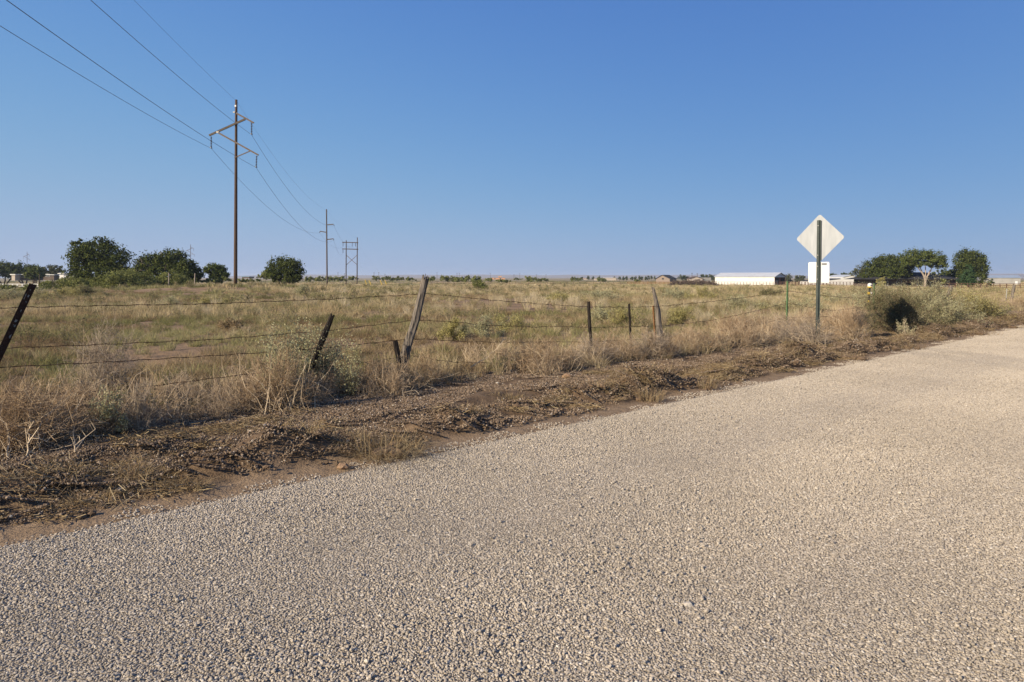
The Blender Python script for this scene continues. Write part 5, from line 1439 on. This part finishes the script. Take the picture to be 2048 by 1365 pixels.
# long white shed, open at its right end
A, B, e, nn = frame(1430, 292, 1549, 274)
L = np.linalg.norm((B - A)[:2]); z0 = float(B[2]) - 0.2; hw = 4.0; D = 12.5; ridge = 1.75
t = thing('metal_shed', 'long white metal shed with an open dark right end', 'shed', (A[0], A[1], z0))
A0 = np.array([A[0], A[1], z0])
part('front_wall', MB().box(A0 + e * L / 2 + nn * 0.1 + UP * hw / 2, (L, 0.2, hw), np.stack([e, nn, UP], 1)), M['white_metal'], t)
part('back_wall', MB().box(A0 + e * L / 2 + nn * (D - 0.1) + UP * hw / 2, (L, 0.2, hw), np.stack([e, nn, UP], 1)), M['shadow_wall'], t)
part('end_wall', MB().poly([A0, A0 + nn * D, A0 + nn * D + UP * hw, A0 + nn * D / 2 + UP * (hw + ridge), A0 + UP * hw]), M['white_metal'], t)
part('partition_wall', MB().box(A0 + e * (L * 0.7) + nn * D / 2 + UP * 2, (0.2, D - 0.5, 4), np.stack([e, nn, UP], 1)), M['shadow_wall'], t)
for sgn in (0, 1):
    a = A0 + UP * hw + (nn * D if sgn else nn * 0) - e * 0.3 + (nn * 0.4 if sgn else -nn * 0.4); b = a + e * (L + 0.8)
    rr = A0 + UP * (hw + ridge) + nn * D / 2 - e * 0.3; r2 = rr + e * (L + 0.8)
    part('roof', quad([a, b, r2, rr] if not sgn else [b, a, rr, r2]), M['roof_metal'], t)
gable = [A0 + e * L + UP * (hw - 0.2), A0 + e * L + nn * D + UP * (hw - 0.2), A0 + e * L + nn * D / 2 + UP * (hw + ridge - 0.1)]
part('gable_panel', quad(gable, 0.1), M['blue_roof'], t)
for k in range(3):
    part('column', MB().bar(A0 + e * (L - 0.1) + nn * (0.3 + (D - 0.6) * k / 2), A0 + e * (L - 0.1) + nn * (0.3 + (D - 0.6) * k / 2) + UP * hw, 0.25), M['red_metal'], t)
part('inner_room', MB().box(A0 + e * (L - 3.5) + nn * 8.6 + UP * 1.3, (2.4, 3.4, 2.6), np.stack([e, nn, UP], 1)), M['grey_metal'], t)

# white building with stepped gable
d = 290.0; z0 = float(G(1690, d)[2]) - 0.2
sc_ = d / F
prof_px = [(1632, 573), (1632, 563.5), (1680, 558), (1686, 555), (1705, 550.5), (1712, 555.5), (1729, 566), (1729, 573)]
A = np.array([P(1632, 573, d)[0], d, 0.0]); e = np.array([1.0, 0, 0]); nn = np.array([0, 1.0, 0])
prof = [((a - 1632) * sc_, (H - (b - CY) * sc_) - z0) for a, b in prof_px]; prof[0] = (0, 0); prof[-1] = (prof[-1][0], 0)
t = thing('metal_building', 'white building with a long stepped gable wall behind the pipe fence', 'building', (A[0], d, z0))
part('wall', prism(A, e, nn, prof, 16, z0), M['white_metal'], t)
for a, b in ((1, 2), (3, 4), (4, 5), (5, 6)):
    p0 = A + e * prof[a][0] + UP * (z0 + prof[a][1] + 0.03); p1 = A + e * prof[b][0] + UP * (z0 + prof[b][1] + 0.03)
    part('roof', quad([p0 - nn * 0.3, p1 - nn * 0.3, p1 + nn * 16.3, p0 + nn * 16.3], 0.15), M['dark_roof'] if a < 3 else M['roof_metal'], t)

# dark house with hip roof
def hip_house(label, a_px, b_px, d, depth, wall_h, rise, wallm, roofm, over=0.7, ridge_in=0.5, name='house', openings=(), cat='house'):
    A = G(a_px, d); B = G(b_px, d); z0 = min(A[2], B[2]) - 0.1; L = B[0] - A[0]
    A0 = np.array([A[0], d, z0]); e = np.array([1.0, 0, 0]); nn = np.array([0, 1.0, 0])
    t = thing(name, label, cat, (A[0] + L / 2, d, z0))
    part('wall', MB().box(A0 + e * L / 2 + nn * depth / 2 + UP * wall_h / 2, (L, depth, wall_h)), wallm, t)
    c = [A0 - e * over - nn * over, A0 + e * (L + over) - nn * over, A0 + e * (L + over) + nn * (depth + over), A0 - e * over + nn * (depth + over)]
    c = [p + UP * wall_h for p in c]
    r0 = A0 + e * depth * ridge_in + nn * depth / 2 + UP * (wall_h + rise); r1 = A0 + e * (L - depth * ridge_in) + nn * depth / 2 + UP * (wall_h + rise)
    mb = MB().poly([c[0], c[1], r1, r0]).poly([c[1], c[2], r1]).poly([c[2], c[3], r0, r1]).poly([c[3], c[0], r0]).poly([c[3], c[2], c[1], c[0]])
    rf = part('roof', mb, roofm, t)
    for kind, u, w, zb, h in openings:
        w_ = part(kind, MB().box(A0 + e * u + UP * (zb + h / 2) - nn * 0.04, (w, 0.12, h)), M['white'] if kind == 'window' else M['brick'], t)
        part('pane', MB().box(A0 + e * u + UP * (zb + h / 2) - nn * 0.09, (w * 0.86, 0.08, h * 0.86)), M['glass'], w_)
    return t, rf, A0, L
t, rf, A0, L = hip_house('long dark roofed house under the trees on the right', 1748, 1912, 170, 10, 2.5, 1.9, M['shadow_wall'], M['dark_roof'], 2.0, 0.5,  # deep roof overhang added to shade the house walls
                         openings=(('window', 3.0, 1.4, 0.9, 1.2), ('window', 6.5, 1.4, 0.9, 1.2), ('door', 9.2, 1.0, 0.0, 2.1), ('window', 12.0, 1.6, 0.9, 1.2), ('window', 15.5, 1.4, 0.9, 1.2), ('window', 18.5, 2.2, 0.7, 1.4)))
part('chimney', MB().box(A0 + np.array([4.2, 5.5, 4.6]), (1.0, 0.8, 1.4)), M['brick'], rf)
part('wing_roof', MB().poly([A0 + np.array([0.5, 1.0, 3.0]), A0 + np.array([7.5, 1.0, 3.0]), A0 + np.array([6.6, 5.5, 5.0]), A0 + np.array([2.0, 5.5, 5.0])]), M['brown_roof'], rf)

# grey metal building
A, B, e, nn = frame(1973, 330, 2041, 322)
L = np.linalg.norm((B - A)[:2]); z0 = float(B[2]) - 0.3; A0 = np.array([A[0], A[1], z0])
t = thing('metal_building', 'grey metal building with a blue grey roof at the right edge', 'building', (A[0], A[1], z0))
hw = 3.7; D = 12
part('wall', MB().box(A0 + e * L / 2 + nn * D / 2 + UP * hw / 2, (L, D, hw), np.stack([e, nn, UP], 1)), M['grey_metal'], t)
part('roof', quad([A0 - e * 0.4 - nn * 0.4 + UP * hw, A0 + e * (L + 0.4) - nn * 0.4 + UP * hw, A0 + e * (L - 1) + nn * D / 2 + UP * (hw + 1.3), A0 + e * 1.0 + nn * D / 2 + UP * (hw + 1.3)], 0.12), M['blue_roof'], t)
part('roof', quad([A0 + e * (L + 0.4) + nn * (D + 0.4) + UP * hw, A0 - e * 0.4 + nn * (D + 0.4) + UP * hw, A0 + e * 1.0 + nn * D / 2 + UP * (hw + 1.3), A0 + e * (L - 1) + nn * D / 2 + UP * (hw + 1.3)], 0.12), M['blue_roof'], t)
part('door', MB().box(A0 + e * (L - 1.6) + UP * 1.05 - nn * 0.05, (1.0, 0.12, 2.1), np.stack([e, nn, UP], 1)), M['roof_metal'], t)

# brown barn: gable wall towards us, roof falling away to the right
def gable_barn(name, label, cat, a_px, p_px, b_px, d, eave, peak, depth, ang, wallm, roofm, base_py, open_right=True):
    A = P(a_px, base_py, d); z0 = A[2] - 0.3; B = P(b_px, base_py, d); L = B[0] - A[0]
    e = np.array([math.cos(ang), math.sin(ang), 0]); nn = np.array([-e[1], e[0], 0.0])
    L = L / e[0]; h1 = H - (eave - CY) * d / F - z0; h2 = H - (peak - CY) * d / F - z0; u = (p_px - a_px) * d / F / e[0]
    A = np.array([A[0], A[1], 0])
    t = thing(name, label, cat, (A[0], A[1], z0))
    part('wall', prism(A, e, nn, [(0, 0), (0, h1), (u, h2), (L, h1), (L, 0)], depth, z0), wallm, t)
    for (a, ha, b, hb) in ((-0.5, h1 - 0.1, u, h2 + 0.05), (u, h2 + 0.05, L + 0.5, h1 - 0.1)):
        p0 = A + e * a + UP * (z0 + ha + 0.05) - nn * 0.5; p1 = A + e * b + UP * (z0 + hb + 0.05) - nn * 0.5
        part('roof', quad([p0, p1, p1 + nn * (depth + 1), p0 + nn * (depth + 1)], 0.2), roofm, t)
    return t, A, e, nn, z0, L
t, A, e, nn, z0, L = gable_barn('barn', 'grey brown gabled barn with a dark shingle roof on the plain', 'barn', 1312, 1323, 1336, 430, 558.5, 551, 14, -0.55, M['barn_board'], M['dark_roof'], 564)
part('door', MB().box(A + e * (L + 0.06) + nn * 7 + UP * (z0 + 1.5), (0.12, 5.0, 3.0), np.stack([e, nn, UP], 1)), M['black'], t)
part('window', MB().box(A + e * (L * 0.5) - nn * 0.06 + UP * (z0 + 2.3), (1.2, 0.12, 1.0), np.stack([e, nn, UP], 1)), M['glass'], t)
t, A, e, nn, z0, L = gable_barn('hut', 'low porch hut with a brown roof left of the white shed', 'hut', 1380, 1391, 1405, 410, 558, 554, 7, 0.0, M['cream'], M['brown_roof'], 563.5)
part('annex', MB().box(np.array([P(1412, 560, 411)[0], 414, z0 + 1.4]), (6.5, 6, 2.8)), M['grey_metal'], t)
for k in range(3): part('porch_post', MB().bar(A + e * (0.4 + k * 2.6) - nn * 1.5 + UP * z0, A + e * (0.4 + k * 2.6) - nn * 1.5 + UP * (z0 + 2.0), 0.2), M['bark'], t)

def flat_box(name, label, cat, a, b, py0, py1, d, depth, wallm, roofm, opens=(), rot=0.0):
    A = P(a, py1, d); z0 = A[2] - 0.3; L = (b - a) * d / F; hh = (py1 - py0) * d / F + 0.3
    t = thing(name, label, cat, (A[0] + L / 2, d, z0))
    part('wall', MB().box((A[0] + L / 2, d + depth / 2, z0 + hh / 2 - 0.1), (L, depth, hh - 0.2)), wallm, t)
    part('roof', MB().box((A[0] + L / 2, d + depth / 2, z0 + hh), (L + 0.6, depth + 0.6, 0.22)), roofm, t)
    for u, w, zb, h in opens:
        o_ = part('window', MB().box((A[0] + u * L, d - 0.03, z0 + zb + h / 2), (w, 0.1, h)), M['white'], t)
        part('pane', MB().box((A[0] + u * L, d - 0.07, z0 + zb + h / 2), (w * 0.84, 0.08, h * 0.84)), M['glass'], o_)
    return t
flat_box('mobile_home', 'long low trailer home with a white roof at far left', 'trailer home', 24, 62, 550, 559.5, 195, 5, M['shadow_wall'], M['white_metal'], ((0.3, 1.2, 1.0, 0.9), (0.55, 1.2, 1.0, 0.9), (0.8, 1.2, 1.0, 0.9)))  # the trailer's shaded side is put into the dark wall colour
flat_box('mobile_home', 'grey trailer home behind the round green tree at left', 'trailer home', 66, 108, 550, 558.5, 205, 5, M['shadow_wall'], M['white_metal'], ((0.3, 1.2, 1.0, 0.9), (0.7, 1.2, 1.0, 0.9)))
flat_box('shed', 'sunlit end wall of the far left trailer, as a cream box', 'shed', 23.2, 30, 549.3, 559.5, 193, 2, M['cream'], M['white_metal'])  # separate box; sunlight on the trailer's end is put into its cream colour
flat_box('shed', 'tall white box shed left of the large elm', 'shed', 119, 127.5, 547.5, 558, 165, 4, M['white'], M['white_metal'])
flat_box('shed', 'pale blue grey shed behind the white box shed', 'shed', 128.5, 156, 548, 558, 172, 5, M['blue_roof'], M['roof_metal'])
flat_box('shed', 'low pinkish white trailer beside the large elm', 'shed', 133, 150, 553, 561, 150, 3, M['cream'], M['white'], ((0.35, 0.5, 0.35, 0.3),))
flat_box('barn', 'pale beige low barn before the conifer row', 'barn', 1208, 1232, 556, 560.5, 545, 9, M['cream'], M['white_metal'])
flat_box('shed', 'tiny cream shed left of the beige barn', 'shed', 1190, 1205, 558, 560.5, 545, 6, M['cream'], M['cream'])
flat_box('barn', 'small tan building at the left end of the conifer row', 'barn', 1161, 1177, 557.2, 559.3, 640, 9, M['cream'], M['adobe'])
t = flat_box('house', 'orange adobe house with blue roof edges on the far plain', 'house', 981, 1010, 555.4, 558.8, 700, 10, M['adobe'], M['teal_roof'], ((0.3, 2.0, 0.5, 0.9), (0.7, 2.0, 0.5, 0.9)))
A = P(1000, 558.8, 699)
part('upper_storey', MB().box((A[0], 703, P(1000, 554.6, 699)[2]), (3.8, 6, 2.0)), M['adobe'], t)
flat_box('house', 'tiny white house right of the orange adobe house', 'house', 1040.5, 1043.5, 556.8, 559, 700, 5, M['white'], M['dark_roof'])
flat_box('carport', 'low dark blue roofed building just right of the tall pole', 'building', 484, 498, 553.5, 556, 400, 8, M['shadow_wall'], M['teal_roof'])

# ---------------------------------------------------------------- pipe fences
def rail_fence(label, ends, height, nposts, rails, mat, rp, rr, group=None, name='pipe_fence'):
    (a, da), (b, db) = ends
    A = G(a, da); B = G(b, db)
    t = thing(name, label, 'fence', A, group)
    pts = []
    for k in range(nposts):
        u = k / (nposts - 1); q = A * (1 - u) + B * u; q[2] = float(gz(q[0], q[1])); pts.append(q)
        part('post', MB().bar(q - UP * 0.1, q + UP * height, rp * 2), mat, t)
    for r_ in rails:
        part('rail', MB().tube(np.array([q + UP * (height * r_) for q in pts]), rr, 5), mat, t)
    return t
rail_fence('white rail fence in front of the left trailers', ((-30, 168), (97, 150)), 1.25, 14, (0.55, 0.98), M['white'], 0.09, 0.07)
rail_fence('brown pipe fence in front of the long white shed', ((1425, 262), (1560, 246)), 1.6, 22, (0.33, 0.66, 1.0), M['pipe'], 0.06, 0.05, 'brown pipe fences')
rail_fence('brown pipe fence in front of the white gabled building', ((1562, 246), (1735, 222)), 1.7, 28, (0.25, 0.5, 0.75, 1.0), M['pipe'], 0.07, 0.05, 'brown pipe fences')
rail_fence('brown pipe fence before the grey building at the right edge', ((1886, 150), (2110, 138)), 1.35, 18, (0.35, 0.68, 1.0), M['pipe'], 0.06, 0.045, 'brown pipe fences')
rail_fence('long brown pipe fence across the middle plain', ((840, 330), (1255, 300)), 1.5, 34, (0.5, 1.0), M['pipe'], 0.07, 0.06, 'brown pipe fences')
rail_fence('rust brown corral fence left of the brush pile', ((1255, 300), (1345, 285)), 1.6, 12, (0.25, 0.5, 0.75, 1.0), M['rust_orange'], 0.08, 0.07, 'brown pipe fences')
rail_fence('corral panels behind the road sign plate', ((1570, 268), (1660, 258)), 1.7, 14, (0.25, 0.5, 0.75, 1.0), M['pipe'], 0.08, 0.06, 'brown pipe fences')
for px, top, dd, lab in ((78.5, 549, 84, 'thin bare pole sticking out of the scrub at left'), (389, 547, 98, 'weathered post at the right end of the mesquite bushes'), (337, 546, 97, 'thin pale post behind the bright mesquite')):
    t = thing('bare_post', lab, 'post', G(px, dd))
    part('timber', crooked(G(px, dd, -0.1), P(px + 0.6, top, dd), 0.09, 0.06, 6, 0.01, 7), M['pale_bark'] if px > 300 else M['bark'], t)

# brush pile
g0 = G(1386, 225)
n = 1500
u = rng.uniform(-1, 1, n); w = rng.uniform(-1, 1, n)
hx = 46 / F * 225
prof = 2.7 * np.sqrt(np.clip(1 - np.abs(u) ** 2.2, 0, 1)) * (0.7 + 0.45 * vnoise(u * 4 + 3, u * 0, 5)) * (1 - 0.5 * np.abs(w))
c = np.stack([g0[0] + u * hx, g0[1] + w * 3.0, g0[2] + prof * rng.uniform(0.2, 1.0, n)], -1)
dv = unit(rng.normal(size=(n, 3)) * np.array([1, 1, 0.5])) * rng.uniform(0.4, 1.3, n)[:, None]
lo_ = np.minimum(c[:, 2] - np.abs(dv[:, 2]), 1e9); c[:, 2] += np.maximum(0, g0[2] - lo_)
me = sticks_mesh('brush_pile', [(c - dv, c + dv, rng.uniform(0.03, 0.11, n), 0.03)], M['brush'])
solo('brush_pile', me, None, 'long pile of dark cut branches left of the white shed', 'brush pile', g0)

# ---------------------------------------------------------------- air
mb = MB().box((0, 0, 15.0), (20400, 20400, 44.0))
hz = link('haze', mb.mesh('haze'))
tag(hz, 'thin pale haze over the plain', 'haze', kind='stuff')
m, nt, out = new_mat('air')
pv = nd(nt, 'ShaderNodeVolumePrincipled')
pv.inputs['Color'].default_value = (0.68, 0.80, 1.0, 1)
pv.inputs['Density'].default_value = 0.00014
pv.inputs['Anisotropy'].default_value = 0.1
nt.links.new(pv.outputs[0], out.inputs['Volume'])
hz.data.materials.append(m)
